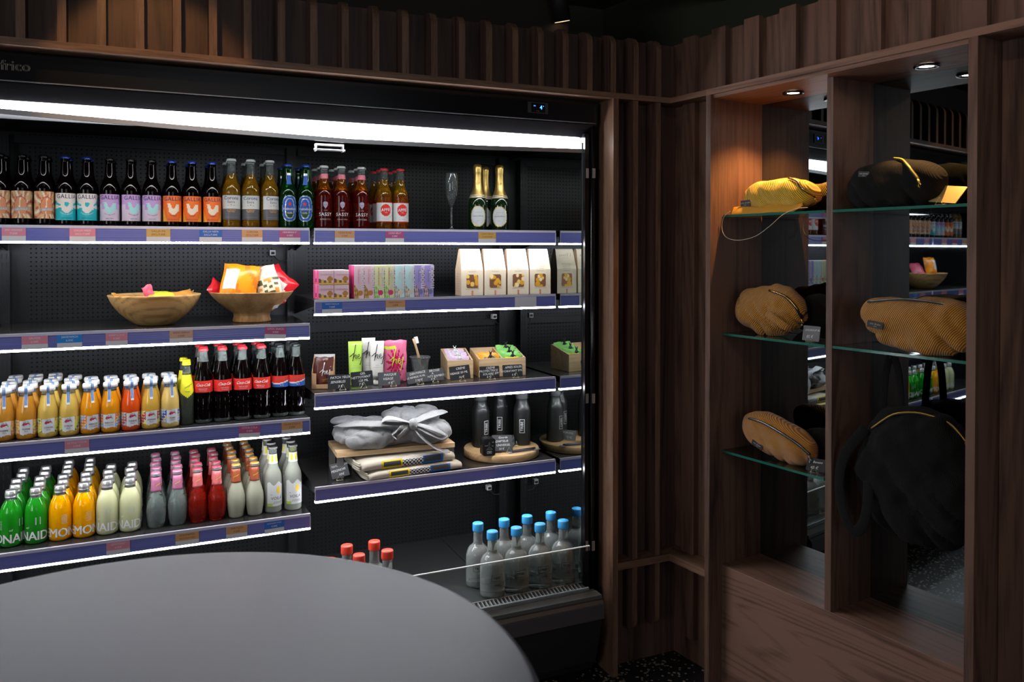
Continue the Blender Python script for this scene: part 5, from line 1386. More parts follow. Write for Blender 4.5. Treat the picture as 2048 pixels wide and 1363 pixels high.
def hej(mb, o, ux, uz, size, m):
    """loose brush script 'hej'"""
    o = Vector(o); ux = Vector(ux); uz = Vector(uz); nrm = ux.cross(uz).normalized() * 0.0006
    strokes = [[(0.26, 1.25), (0.16, 0.75), (0.04, 0.15), (0.02, 0.05)], [(-0.18, 0.38), (0.10, 0.62), (0.16, 0.62)], [(0.05, 0.25), (0.20, 0.52), (0.28, 0.50), (0.26, 0.25), (0.33, 0.22)], [(0.36, 0.32), (0.50, 0.42), (0.50, 0.55), (0.40, 0.48), (0.38, 0.28), (0.50, 0.22), (0.60, 0.34)], [(0.72, 0.62), (0.66, 0.20), (0.56, -0.22), (0.50, -0.15)], [(0.77, 0.86), (0.78, 0.90)]]
    for st in strokes:
        P_ = [o + ux * ((x - 0.3) * size) + uz * ((y - 0.45) * size) + nrm for x, y in st]
        mb.tube(P_, size * 0.030, m, 5, flat=0.12, up=tuple(nrm.normalized()))
for i, (yy, zz, xx) in enumerate(((-0.024, 0.0, 0.004), (-0.006, 0.006, -0.002), (0.012, 0.008, 0.0))):
    s_ = empty('mask_sachet', (0.578 + xx * cos(-0.3) - yy * sin(-0.3), 2.925 + yy * cos(-0.3) + xx * sin(-0.3), ZR3 + 0.003 + zz), -0.30, f'brown face-mask sachet with white script, {("front", "middle", "rear")[i]} one in the kraft box', 'sachet', 'face-mask sachets')
    s_.rotation_euler = (radians(-6), 0, -0.30)
    mb = MB(); pillow(mb, 0.064, 0.094, 0.008, CHOC, 40 + i, nu=10, nv=10); mb.v = [(a, b, c + 0.047) for a, b, c in mb.v]; mb.build('sachet_body', s_)
    mb = MB(); hej(mb, (0.004, -0.0075, 0.055), (1, 0, 0), (0, 0, 1), 0.040, WHITE); mb.text('CARBON\nDETOX', 0.006, BALLB, plate((0.004, -0.0075, 0.024), (1, 0, 0), (0, 0, 1))); mb.build('lettering', s_)

def ctube(m, loc, rz, h_, w_, label, ink, tip, name='cosmetic_tube'):
    r = empty(name, loc, rz, label, 'cosmetic tube', 'cosmetic tubes')
    mb = MB(); n = 24; rows = 8; vs = []
    for j in range(rows + 1):
        t = j / rows; hw = w_ / 2 * (0.86 + 0.14 * t); hd = 0.017 * (1 - t) ** 0.8 + 0.0012
        for k in range(n):
            a = 2 * pi * k / n; vs.append((hw * cos(a), hd * sin(a), 0.022 + t * (h_ - 0.022)))
    fs = [(j * n + k, j * n + (k + 1) % n, (j + 1) * n + (k + 1) % n, (j + 1) * n + k) for j in range(rows) for k in range(n)] + [tuple(range(n))[::-1], tuple(rows * n + k for k in range(n))]
    mb.add(vs, fs, m, True); mb.build('tube_body', r)
    mb = MB(); mb.lathe([(0.0, 0.0), (0.018, 0.0), (0.0185, 0.002), (0.0180, 0.022), (0.0, 0.022)], tip, 24, squash=0.85); mb.build('cap', r)
    mb = MB(); yy = -0.0135
    hej(mb, (0.003, yy - 0.000, h_ * 0.68), (1, 0, 0), (0, 0.11, 0.99), 0.050, ink)
    for z_, s_ in ((h_ * 0.45, 'DAILY'), (h_ * 0.40, 'HYDRATING GEL')): mb.text(s_, 0.0045, GREYL, plate((0, -0.0165, z_), (1, 0, 0), (0, 0.1, 1)))
    mb.build('lettering', r)
    return r
ctube(mat('tube_lime', (0.46, 0.72, 0.10), 0.35, coat=0.3), (0.693, 2.925, ZR3), -0.15, 0.158, 0.052, 'lime green cosmetic tube with black script', INK, MATS['tube_lime'] if 'tube_lime' in MATS else WHITEP)
tw = mat('tube_ivory', (0.76, 0.74, 0.68), 0.35, coat=0.3)
ctube(tw, (0.748, 2.950, ZR3), -0.15, 0.166, 0.050, 'ivory cosmetic tube half hidden behind its twin', INK, tw)
ctube(tw, (0.768, 2.905, ZR3), -0.15, 0.158, 0.052, 'ivory cosmetic tube with black script, in front', INK, tw)
PK = mat('pouch_pink', (0.72, 0.17, 0.30), 0.22); PKD = mat('pouch_raspberry', (0.55, 0.01, 0.09), 0.25)
def pouch(u, v):
    if v > 0.90: return PK
    if 0.80 < v < 0.88 and u < 0.1: return LIMK
    a = atan2((v - 0.45) * 2.0, u); rr = hypot(u, (v - 0.45) * 2)
    return PKD if rr < 0.55 + 0.28 * sin(a * 13) else PK
for i, (xx, yy, lab) in enumerate(((0.838, 2.912, 'raspberry face-mask pouch with yellow script, in front'), (0.846, 2.938, 'raspberry face-mask pouch standing just behind its twin'))):
    r = empty('mask_pouch', (xx, yy, ZR3), -0.12, lab, 'pouch', 'face-mask pouches')
    mb = MB(); pillow(mb, 0.082, 0.150, 0.014, PK, 50 + i, pouch, nu=26, nv=40); mb.v = [(a, b, c + 0.075 + 0.004) for a, b, c in mb.v]; mb.build('pouch_body', r)
    mb = MB(); hej(mb, (0.004, -0.0115, 0.085), (1, 0, 0), (0, 0, 1), 0.058, LIMK); mb.text('BOOST', 0.006, PINKK, plate((0, -0.0112, 0.052), (1, 0, 0), (0, 0, 1))); mb.build('lettering', r)

# toothbrush in a faceted glass
r = empty('drinking_glass', (0.938, 2.925, ZR3), 0, 'fluted clear glass tumbler holding the bamboo toothbrush', 'glass')
mb = MB(); vs = []; n = 48
TG = mat('tumbler_glass', (0.70, 0.75, 0.76), 0.0, trans=0.86, ior=1.3)
def ring(rr, z, am): return [((rr * (1 + am * cos(12 * 2 * pi * k / n))) * cos(2 * pi * k / n), (rr * (1 + am * cos(12 * 2 * pi * k / n))) * sin(2 * pi * k / n), z) for k in range(n)]
rings = [ring(0.0, 0.0, 0), ring(0.024, 0.0, 0), ring(0.025, 0.012, 0.05), ring(0.030, 0.055, 0.05), ring(0.034, 0.075, 0.02), ring(0.0395, 0.085, 0), ring(0.0405, 0.090, 0), ring(0.0390, 0.090, 0), ring(0.0325, 0.074, 0), ring(0.0285, 0.055, 0), ring(0.023, 0.012, 0), ring(0.0, 0.010, 0)]
for q in rings: vs += q
mb.add(vs, [(j * n + k, j * n + (k + 1) % n, (j + 1) * n + (k + 1) % n, (j + 1) * n + k) for j in range(len(rings) - 1) for k in range(n)], TG, True); mb.build('tumbler', r)
r = empty('toothbrush', (0.938, 2.925, ZR3), 0, 'bamboo toothbrush with white bristles leaning in the tumbler', 'toothbrush')
mb = MB(); mb.tube([(0.012, 0.005, 0.014), (0.006, 0.0, 0.045), (-0.006, -0.006, 0.085), (-0.016, -0.012, 0.118), (-0.022, -0.015, 0.135), (-0.030, -0.018, 0.160)], [0.0035, 0.0055, 0.0060, 0.0042, 0.0045, 0.0058], mat('bamboo_handle', (0.62, 0.40, 0.22), 0.5), 12, flat=0.6, up=(0, 1, 0)); mb.build('handle', r)
mb = MB(); mb.hexa([(-0.021, -0.021, 0.141), (-0.010, -0.021, 0.143), (-0.010, -0.009, 0.143), (-0.021, -0.009, 0.141), (-0.028, -0.023, 0.164), (-0.016, -0.023, 0.167), (-0.016, -0.011, 0.167), (-0.028, -0.011, 0.164)], mat('bristle_white', (0.85, 0.85, 0.85), 0.7)); mb.build('bristles', r)

# pine crates with sachets
def crate(loc, rz, w_, d_, h0, h1, label, cells=1):
    r = empty('pine_crate', loc, rz, label, 'crate', 'pine crates')
    t_ = 0.006; mb = MB()
    mb.box(-w_ / 2, w_ / 2, -d_ / 2, d_ / 2, 0, t_, W_PINE)
    mb.box(-w_ / 2, w_ / 2, -d_ / 2, -d_ / 2 + t_, t_, h0, W_PINE); mb.box(-w_ / 2, w_ / 2, d_ / 2 - t_, d_ / 2, t_, h1, W_PINE)
    for x in [-w_ / 2, w_ / 2 - t_] + ([-t_ / 2] if cells == 2 else []):
        mb.prism([(-d_ / 2 + t_, t_), (d_ / 2 - t_, t_), (d_ / 2 - t_, h1), (-d_ / 2 + t_, h0)], x, x + t_, W_PINE, lambda u, v, h: (h, u, v))
    mb.build('crate_body', r); return r
crate((1.100, 2.965, ZR3), -0.14, 0.100, 0.135, 0.070, 0.100, 'single pine crate of lilac sachets')
crate((1.268, 2.955, ZR3), -0.10, 0.190, 0.135, 0.070, 0.098, 'double pine crate of orange and green sachets', 2)
def sachets(cx_, cy_, rz, n, m, paint, label, grp, clip, txt=None, ink=None, w_=0.075, lift=0.0):
    for i in range(n):
        yy = -0.045 + i * 0.022; zz = 0.008 + lift * i
        c_, s_ = cos(rz), sin(rz)
        q = empty('cream_sachet', (cx_ - yy * s_, cy_ + yy * c_, ZR3 + zz), 0, f'{label}, {ORD[i]} from the front', 'sachet', grp); q.rotation_euler = (radians(-10), 0, rz)
        mb = MB(); pillow(mb, w_, 0.075, 0.010, m, 60 + i, paint, nu=12, nv=12); mb.v = [(a, b, c + 0.038) for a, b, c in mb.v]; mb.build('sachet_body', q)
        if txt and i < 3:
            mb = MB(); mb.text(txt, 0.022, ink, plate((0, -0.0095, 0.056), (1, 0, 0), (0, 0, 1)), bold=0.02); mb.build('lettering', q)
    for i in clip:
        yy = -0.045 + i * 0.022; q = bpy.data.objects.new('x', None); bpy.data.objects.remove(q)
        c_, s_ = cos(rz), sin(rz)
        mm = CHALK if 'lilac' in label else INK
        q = empty('figure_clip', (cx_ - (yy - 0.006) * s_, cy_ + (yy - 0.006) * c_, ZR3 + 0.078 + lift * i), rz, f'{"white" if mm is CHALK else "black"} little animal clip on the {ORD[i]} {label.split(" with")[0]}', 'clip', 'animal clips')
        mb = MB(); mb.lathe([(0, -0.008), (0.006, -0.005), (0.007, 0.0), (0.004, 0.006), (0.0, 0.008)], mm, 10); mb.lathe([(0, 0.006), (0.0045, 0.009), (0.0045, 0.013), (0, 0.016)], mm, 10)
        for sx in (-1, 1): mb.tube([(sx * 0.003, 0, 0.014), (sx * 0.006, 0, 0.020)], 0.0015, mm, 6); mb.tube([(sx * 0.005, -0.002, 0), (sx * 0.011, -0.005, -0.004)], 0.0018, mm, 6)
        mb.build('figure', q)
LIL = mat('sachet_lilac', (0.68, 0.50, 0.68), 0.35); ORS = mat('sachet_orange', (0.85, 0.40, 0.02), 0.35); GRS = mat('sachet_green', (0.22, 0.62, 0.12), 0.35); TURQ = C('print_turquoise', (0.02, 0.42, 0.62))
sachets(1.100, 2.965, -0.14, 5, LIL, lambda u, v: PAPER if sin(v * 30 + u * 3) > 0.75 and abs(u) < 0.7 else LIL, 'lilac cream sachet', 'lilac sachets', (0, 2, 4), w_=0.078, lift=0.004)
sachets(1.225, 2.960, -0.10, 4, ORS, lambda u, v: TURQ if abs((v * 5) % 1 - 0.5) < 0.14 and abs(u) < 0.7 and v < 0.6 else ORS, 'orange sun cream sachet', 'orange sachets', (0,), 'SAVE', TURQ, w_=0.076)
sachets(1.315, 2.950, -0.10, 5, GRS, lambda u, v: (RED if 0.55 < v < 0.62 and abs(u) < 0.5 else (LEMONY if abs(u) < 0.75 and v < 0.8 else GRS)), 'green after-sun sachet', 'green sachets', (0, 2, 4), w_=0.078, lift=0.006)

# ------------------------------------------------------------------ robe on a low riser, tote bags, round board with flasks
WARM = mat('brushed_steel', (0.42, 0.40, 0.38), 0.35, 0.9)
r = empty('riser', (0.835, 2.955, ZR4), -0.055, 'low pine riser on steel legs carrying the folded grey robe', 'riser')
mb = MB()
for k in range(4): mb.box(-0.218, 0.218, -0.100 + k * 0.051, -0.100 + k * 0.051 + 0.0495, 0.074, 0.092, W_PINE)
mb.build('slatted_top', r, bevel=0.001)
for sx in (-0.205, 0.205):
    mb = MB(); mb.box(sx - 0.012, sx + 0.012, -0.095, -0.091, 0.002, 0.074, WARM); mb.box(sx - 0.012, sx + 0.012, 0.091, 0.095, 0.002, 0.074, WARM); mb.box(sx - 0.012, sx + 0.012, -0.095, 0.095, 0.0, 0.003, WARM); mb.build('leg', r)
ROBE = cloth('robe_jersey', (0.25, 0.25, 0.255), 260, 0.0015, 0.5, rough=0.95, sheen=0.4, vary=0.16)
def blob(mb, sx, sy, sz, m, nu=64, nv=32, ex=2.6, ez=2.4, fold=None, cut=-1.0, center=(0, 0, 0)):
    vs = []
    for j in range(nv + 1):
        ph = -pi / 2 + pi * j / nv
        for i in range(nu):
            th = 2 * pi * i / nu
            def sp(c_, e): return math.copysign(abs(c_) ** (2 / e), c_)
            x = sp(cos(ph), ez) * sp(cos(th), ex); y = sp(cos(ph), ez) * sp(sin(th), ex); z = sp(sin(ph), ez)
            p = Vector((x * sx, y * sy, z * sz))
            if fold: p = fold(p, Vector((x, y, z)))
            if p.z < cut: p.z = cut
            vs.append(p + Vector(center))
    fs = [(j * nu + i, j * nu + (i + 1) % nu, (j + 1) * nu + (i + 1) % nu, (j + 1) * nu + i) for j in range(nv) for i in range(nu)]
    return mb.add(vs, fs, m, True)
r = empty('folded_robe', (0.835, 2.950, ZR4 + 0.0925), -0.055, 'folded grey jersey robe tied with its belt in a bow', 'robe')
def rf_(seed, amp):
    def f(p, q):
        n_ = noise.noise(Vector((p.x * 14 + seed, p.y * 18, p.z * 9))) * amp + noise.noise(Vector((p.x * 38, p.y * 30 + seed, p.z * 60))) * amp * 0.5
        d_ = Vector((p.x + 0.02 * sin(p.y * 40), p.y, p.z))
        ridge = (1 - min(1.0, abs(noise.noise(Vector((d_.x * 11 + seed, d_.y * 11 + d_.z * 8, 3 + seed)))) * 5)) ** 2 * amp * 0.95
        ridge += (1 - min(1.0, abs(noise.noise(Vector((d_.x * 24 - d_.z * 16 + seed, d_.y * 16, 7 + seed)))) * 5)) ** 2 * amp * 0.5
        return p + q.normalized() * (n_ * 0.8 - ridge)
    return f
mb = MB()
blob(mb, 0.218, 0.098, 0.050, ROBE, 110, 40, 4.0, 2.4, rf_(1, 0.014), -0.046, (0.0, 0.0, 0.046))
mb.build('robe_body', r, subd=1)
mb = MB(); blob(mb, 0.110, 0.070, 0.040, ROBE, 70, 30, 2.4, 2.2, rf_(4, 0.016), -0.04, (0.080, 0.025, 0.088)); mb.build('hood', r, subd=1)
mb = MB(); blob(mb, 0.072, 0.030, 0.017, ROBE, 50, 20, 2.2, 2.0, rf_(6, 0.007), -0.03, (-0.150, 0.035, 0.086)); mb.build('sleeve', r, subd=1)
mb = MB(); blob(mb, 0.095, 0.036, 0.036, ROBE, 60, 24, 3.0, 2.2, rf_(9, 0.010), -0.036, (-0.095, -0.078, 0.037)); blob(mb, 0.085, 0.036, 0.040, ROBE, 60, 24, 3.0, 2.2, rf_(12, 0.010), -0.036, (0.130, -0.072, 0.038)); mb.build('cuff', r, subd=1)
mb = MB(); U = (0, -0.5, 1)
K = Vector((0.052, -0.104, 0.086))
mb.tube(curve3([(-0.200, 0.02, 0.070), (-0.188, -0.055, 0.088), (-0.140, -0.085, 0.096), (-0.06, -0.103, 0.092), K]), cradii([0.016, 0.016, 0.017, 0.017, 0.010]), ROBE, 12, flat=0.25, up=U)
mb.tube(curve3([K, (0.105, -0.092, 0.104), (0.165, -0.070, 0.112), (0.200, -0.02, 0.105)]), cradii([0.010, 0.017, 0.018, 0.016]), ROBE, 12, flat=0.25, up=U)
mb.tube(curve3([K, (0.010, -0.122, 0.104), (-0.040, -0.124, 0.116), (-0.060, -0.116, 0.100), (-0.030, -0.122, 0.090), K]), cradii([0.009, 0.016, 0.019, 0.018, 0.014, 0.008]), ROBE, 12, flat=0.22, up=(0, -0.2, 1))
mb.tube(curve3([K, (0.018, -0.128, 0.062), (-0.012, -0.130, 0.044), (-0.024, -0.126, 0.058), (0.008, -0.130, 0.078), K]), cradii([0.009, 0.014, 0.016, 0.016, 0.013, 0.008]), ROBE, 12, flat=0.22, up=(1, -0.2, 0.3))
mb.tube(curve3([K, (0.098, -0.122, 0.074), (0.150, -0.126, 0.052), (0.172, -0.122, 0.036), (0.150, -0.128, 0.030), (0.100, -0.128, 0.056), K]), cradii([0.009, 0.015, 0.017, 0.014, 0.015, 0.013, 0.008]), ROBE, 12, flat=0.22, up=(0, -0.3, 1))
mb.tube(curve3([K, (0.080, -0.126, 0.040), (0.120, -0.130, 0.004), (0.158, -0.130, -0.018), (0.188, -0.126, -0.022)]), cradii([0.009, 0.014, 0.018, 0.018, 0.012]), ROBE, 12, flat=0.20, up=(0.3, -0.2, 1))
blob(mb, 0.016, 0.014, 0.022, ROBE, 24, 14, 2.4, 2.4, rf_(2, 0.003), -1, tuple(K + Vector((0, -0.016, 0))))
mb.build('belt', r, subd=1)

# folded tote bags with printed band
CANV = cloth('tote_canvas', (0.66, 0.60, 0.49), 420, 0.0008, 0.4, vary=0.08)
BY = C('print_yellow', (0.82, 0.62, 0.01)); BB = C('print_blue', (0.01, 0.16, 0.55)); BG = C('print_graphite', (0.07, 0.07, 0.075)); BP_ = C('print_rose', (0.60, 0.20, 0.24))
def tote(loc, rz, label, hh):
    r = empty('tote_bag', loc, rz, label, 'tote bag', 'folded tote bags')
    L2, D2 = 0.178, 0.105
    mb = MB(); n = 10; sec = [(-D2 + hh / 2 - hh / 2 * sin(pi * k / n), hh / 2 - hh / 2 * cos(pi * k / n)) for k in range(n + 1)] + [(D2, hh * 1.0), (D2 + 0.004, hh * 0.5), (D2, 0.0)]
    m_ = len(sec); nx = 24; vs = []
    for i in range(nx + 1):
        t = i / nx; x = -L2 + 2 * L2 * t; e = 1 - 0.25 * (abs(2 * t - 1)) ** 6
        for k, (y, z) in enumerate(sec):
            vs.append((x, y, max(z * e + 0.0012 * noise.noise(Vector((x * 22, y * 22, hh * 50))) * (1 if z > 0.003 else 0), 0.0)))
    mb.add(vs, [(i * m_ + k, (i + 1) * m_ + k, (i + 1) * m_ + (k + 1) % m_, i * m_ + (k + 1) % m_) for i in range(nx) for k in range(m_)] + [tuple(range(m_)), tuple(nx * m_ + k for k in range(m_))[::-1]], CANV, True)
    for k in range(4):          # folded layers seen at the left end
        z = hh * (0.16 + 0.22 * k)
        mb.tube([(-L2 - 0.004 - 0.003 * (k % 2), -D2 + 0.006, z), (-L2 - 0.010, -D2 + 0.05, z), (-L2 - 0.006, 0.0, z), (-L2 - 0.002, D2 - 0.02, z)], 0.0045, CANV, 8, flat=0.55)
    mb.build('folded_cloth', r)
    def surf(u, v):
        a = pi * (0.08 + 0.66 * v) if v < 1.1 else pi
        y = -D2 + hh / 2 - (hh / 2 + 0.0020) * sin(a); z = hh / 2 - (hh / 2 + 0.0020) * cos(a)
        if a > pi / 2: y -= 0.0; 
        return (u * 0.118 + 0.012, y, z)
    def paint(u, v):
        if u < -0.33:
            return BG if (-0.93 < u < -0.40 and 0.42 < v < 0.90) else ((BG if (int(u * 60) + int(v * 20)) % 2 else BY) if v < 0.2 else BY)
        if u < 0.33:
            if v < 0.16: return BP_
            if v > 0.86: return PAPER
            return INK if (int((u + 2) * 17) + int(v * 6)) % 2 else PAPER
        return BG if (0.38 < u < 0.94 and 0.42 < v < 0.95) else ((INK if (int(u * 60) + int(v * 20)) % 2 else BB) if v < 0.25 else BB)
    mb = MB(); mb.grid(96, 16, surf, paint); mb.build('printed_band', r)
    return r
tote((0.880, 2.905, ZR4), 0.065, 'cream tote bag with yellow, black and blue print, lower of two', 0.030)
tote((0.855, 2.915, ZR4 + 0.0305), 0.075, 'cream tote bag with yellow, black and blue print, upper of two', 0.036)
card(['TOTE BAG 20€', 'PEIGNOIR', '95€'], (0.620, 2.852, ZR4), -0.1, 0.062, 0.052, 'grey slate card reading TOTE BAG beside the steel leg', 0.18, m=SLG, tilt=-26, easel=-0.002)

r = empty('round_board', (1.285, 2.955, ZR4), 0, 'round light wooden board carrying the black flasks', 'board')
mb = MB(); mb.lathe([(0.0, 0.0), (0.146, 0.0), (0.149, 0.002), (0.149, 0.026), (0.147, 0.0285), (0.0, 0.0285)], W_DISK, 72); mb.build('board', r)
FLK = mat('flask_black', (0.010, 0.011, 0.011), 0.42, coat=0.15); ZB = ZR4 + 0.0290
def flask():
    r = empty('black_flask')
    mb = MB(); mb.lathe([(0.0, 0.0), (0.030, 0.0), (0.0335, 0.003), (0.0340, 0.006), (0.0340, 0.128)] + smoothp([(0.0340, 0.128), (0.0325, 0.145), (0.0265, 0.162), (0.0230, 0.175), (0.0225, 0.183)], 4)[1:], FLK, 40); mb.build('flask_body', r)
    mb = MB(); mb.lathe([(0.0215, 0.183), (0.0245, 0.184), (0.0250, 0.187), (0.0245, 0.207), (0.0235, 0.209), (0.0, 0.209)], mat('flask_cap_grey', (0.055, 0.058, 0.06), 0.5), 32)
    mb.tube([(0.0255, 0, 0.192), (0.030, 0, 0.205), (0.026, 0, 0.218), (0.0, 0, 0.222), (-0.026, 0, 0.218), (-0.030, 0, 0.205), (-0.0255, 0, 0.192)], 0.0022, FLK, 8, flat=0.6)
    mb.build('cap', r)
    mb = MB(); f = cyl(0.0344)
    mb.text('TRIBE', 0.0155, WHITE, lambda x, y: f(-y, 0.078 + x), bold=0.012)
    for a, b_, c_, d_ in ((-0.0105, 0.0105, 0.104, 0.1055), (-0.0105, 0.0105, 0.0515, 0.053), (-0.0105, -0.0090, 0.0515, 0.1055), (0.0090, 0.0105, 0.0515, 0.1055)):
        mb.grid(5, 1, lambda u, v: f(a + (b_ - a) * (u + 1) / 2, c_ + (d_ - c_) * v), WHITE)
    mb.build('lettering', r)
    return r
a = flask(); a.location = (1.213, 2.995, ZB); a.rotation_euler = (0, 0, 0.35); tag(a, 'black flask at the left, partly behind the travel adapter', 'flask', 'black flasks')
dup(a, (1.316, 3.040, ZB), -0.45, 'black flask at the back, between the other two', 'black flasks')
dup(a, (1.378, 2.960, ZB), -0.42, 'black flask in front on the right of the round board', 'black flasks')
r = empty('travel_adapter', (1.185, 2.855, ZB), -0.1, 'black travel adapter with rounded corners and white markings', 'adapter')
mb = MB(); pts = []
for sx, sz, a0 in ((1, 1, 0), (-1, 1, 90), (-1, -1, 180), (1, -1, 270)):
    for k in range(5):
        a_ = radians(a0 + 90 * k / 4); pts.append((sx * 0.016 + 0.009 * cos(a_), 0.033 + sz * 0.024 + 0.009 * sin(a_)))
mb.prism(pts, -0.020, 0.022, mat('adapter_black', (0.012, 0.012, 0.013), 0.35), lambda u, v, h: (u, h, v)); mb.build('adapter_body', r, bevel=0.002)
mb = MB(); q = plate((0, -0.0225, 0), (1, 0, 0), (0, 0, 1))
mb.text('CE', 0.006, WHITE, lambda x, y: q(x + 0.014, y + 0.052), bold=0.01); mb.text('10A MAX', 0.0035, WHITE, lambda x, y: q(x - 0.012, y + 0.040)); mb.text('250V', 0.0035, WHITE, lambda x, y: q(x + 0.013, y + 0.038)); mb.text('TRIBE', 0.0045, WHITE, lambda x, y: q(x, y + 0.0145), bold=0.02)
for a, b_, c_, d_ in ((-0.009, 0.009, 0.010, 0.0108), (-0.009, 0.009, 0.018, 0.0188), (-0.009, -0.0082, 0.010, 0.0188), (0.0082, 0.009, 0.010, 0.0188)):
    mb.add([q(a, c_), q(b_, c_), q(b_, d_), q(a, d_)], [(0, 1, 2, 3)], WHITE)
mb.tube([q(0, 0.036), q(0.003, 0.045), q(0, 0.054), q(-0.003, 0.045)], 0.0004, GREYL, 5, closed=True); mb.tube([q(-0.012, 0.024), q(-0.004, 0.032), q(0.004, 0.032), q(0.012, 0.024), q(0.004, 0.026), q(-0.004, 0.026)], 0.0004, GREYL, 5, closed=True)
mb.build('lettering', r)
card(['Gourde', 'ADAPTEUR', 'UNIVERSEL', '10 €'], (1.252, 2.862, ZB), -0.15, 0.080, 0.062, 'grey slate card reading ADAPTEUR UNIVERSEL beside the adapter', -0.05, m=SLG, tilt=-22, easel=0.022)
card(['GOURDE', '25 €'], (1.330, 2.930, ZB), 0.9, 0.060, 0.040, 'grey slate card reading GOURDE, seen in the mirrored wall', 0.0, m=SLG, tilt=-15, easel=0.006)
r = empty('pen_packet', (1.335, 2.852, ZB + 0.001), 0.10, 'flat clear packet of pens lying at the front of the round board', 'packet')
mb = MB(); mb.box(-0.070, 0.070, -0.012, 0.012, 0.0, 0.0012, mat('clear_film', (0.35, 0.33, 0.35), 0.12, spec=0.8)); mb.build('film', r)
for k in range(3):
    mb = MB(); mb.tube([(-0.055 + 0.004 * k, -0.006 + 0.006 * k, 0.0042), (0.050 + 0.003 * k, -0.006 + 0.006 * k, 0.0042)], 0.0028, C('pen_plum', (0.05, 0.03, 0.05), 0.25), 10); mb.build('pen', r)

# ------------------------------------------------------------------ corduroy and velvet bags in the niches
CORD_Y = cloth('corduroy_yellow', (0.88, 0.50, 0.015), 62, 0.0026, 1.0, (0, radians(40), 0), vary=0.22, rough=0.8, sheen=0.3)
CORD_B = cloth('corduroy_ochre', (0.56, 0.235, 0.014), 62, 0.0026, 1.0, (0, radians(-35), 0), vary=0.2, rough=0.85, sheen=0.3)
CORD_S = cloth('corduroy_ochre_fine', (0.56, 0.215, 0.015), 80, 0.0020, 1.0, (0, radians(60), 0), vary=0.2, rough=0.85, sheen=0.3)
BVEL = cloth('black_velvet', (0.0022, 0.0018, 0.0012), 90, 0.0015, 0.6, (0, radians(30), 0), vary=0.3, rough=1.0, sheen=0.0)
TAB = mat('tab_black', (0.012, 0.012, 0.013), 0.5)
def bag_fold(seed, amp, sag=0.0, taper=0.0):
    def f(p, q):
        n_ = noise.noise(Vector((p.x * 9 + seed, p.y * 12, p.z * 10))) * amp + noise.noise(Vector((p.x * 26 + seed, p.y * 20, p.z * 24))) * amp * 0.45
        n_ -= (1 - min(1.0, abs(noise.noise(Vector((p.x * 11 + p.z * 9 + seed, 2.0 + p.y * 4, seed)))) * 5)) ** 2 * amp * 0.8 * max(0.0, 0.75 - q.z)
        p = p + q.normalized() * n_
        p.z -= sag * max(0, q.x) ** 2
        p.z *= 1 - taper * q.x
        return p
    return f
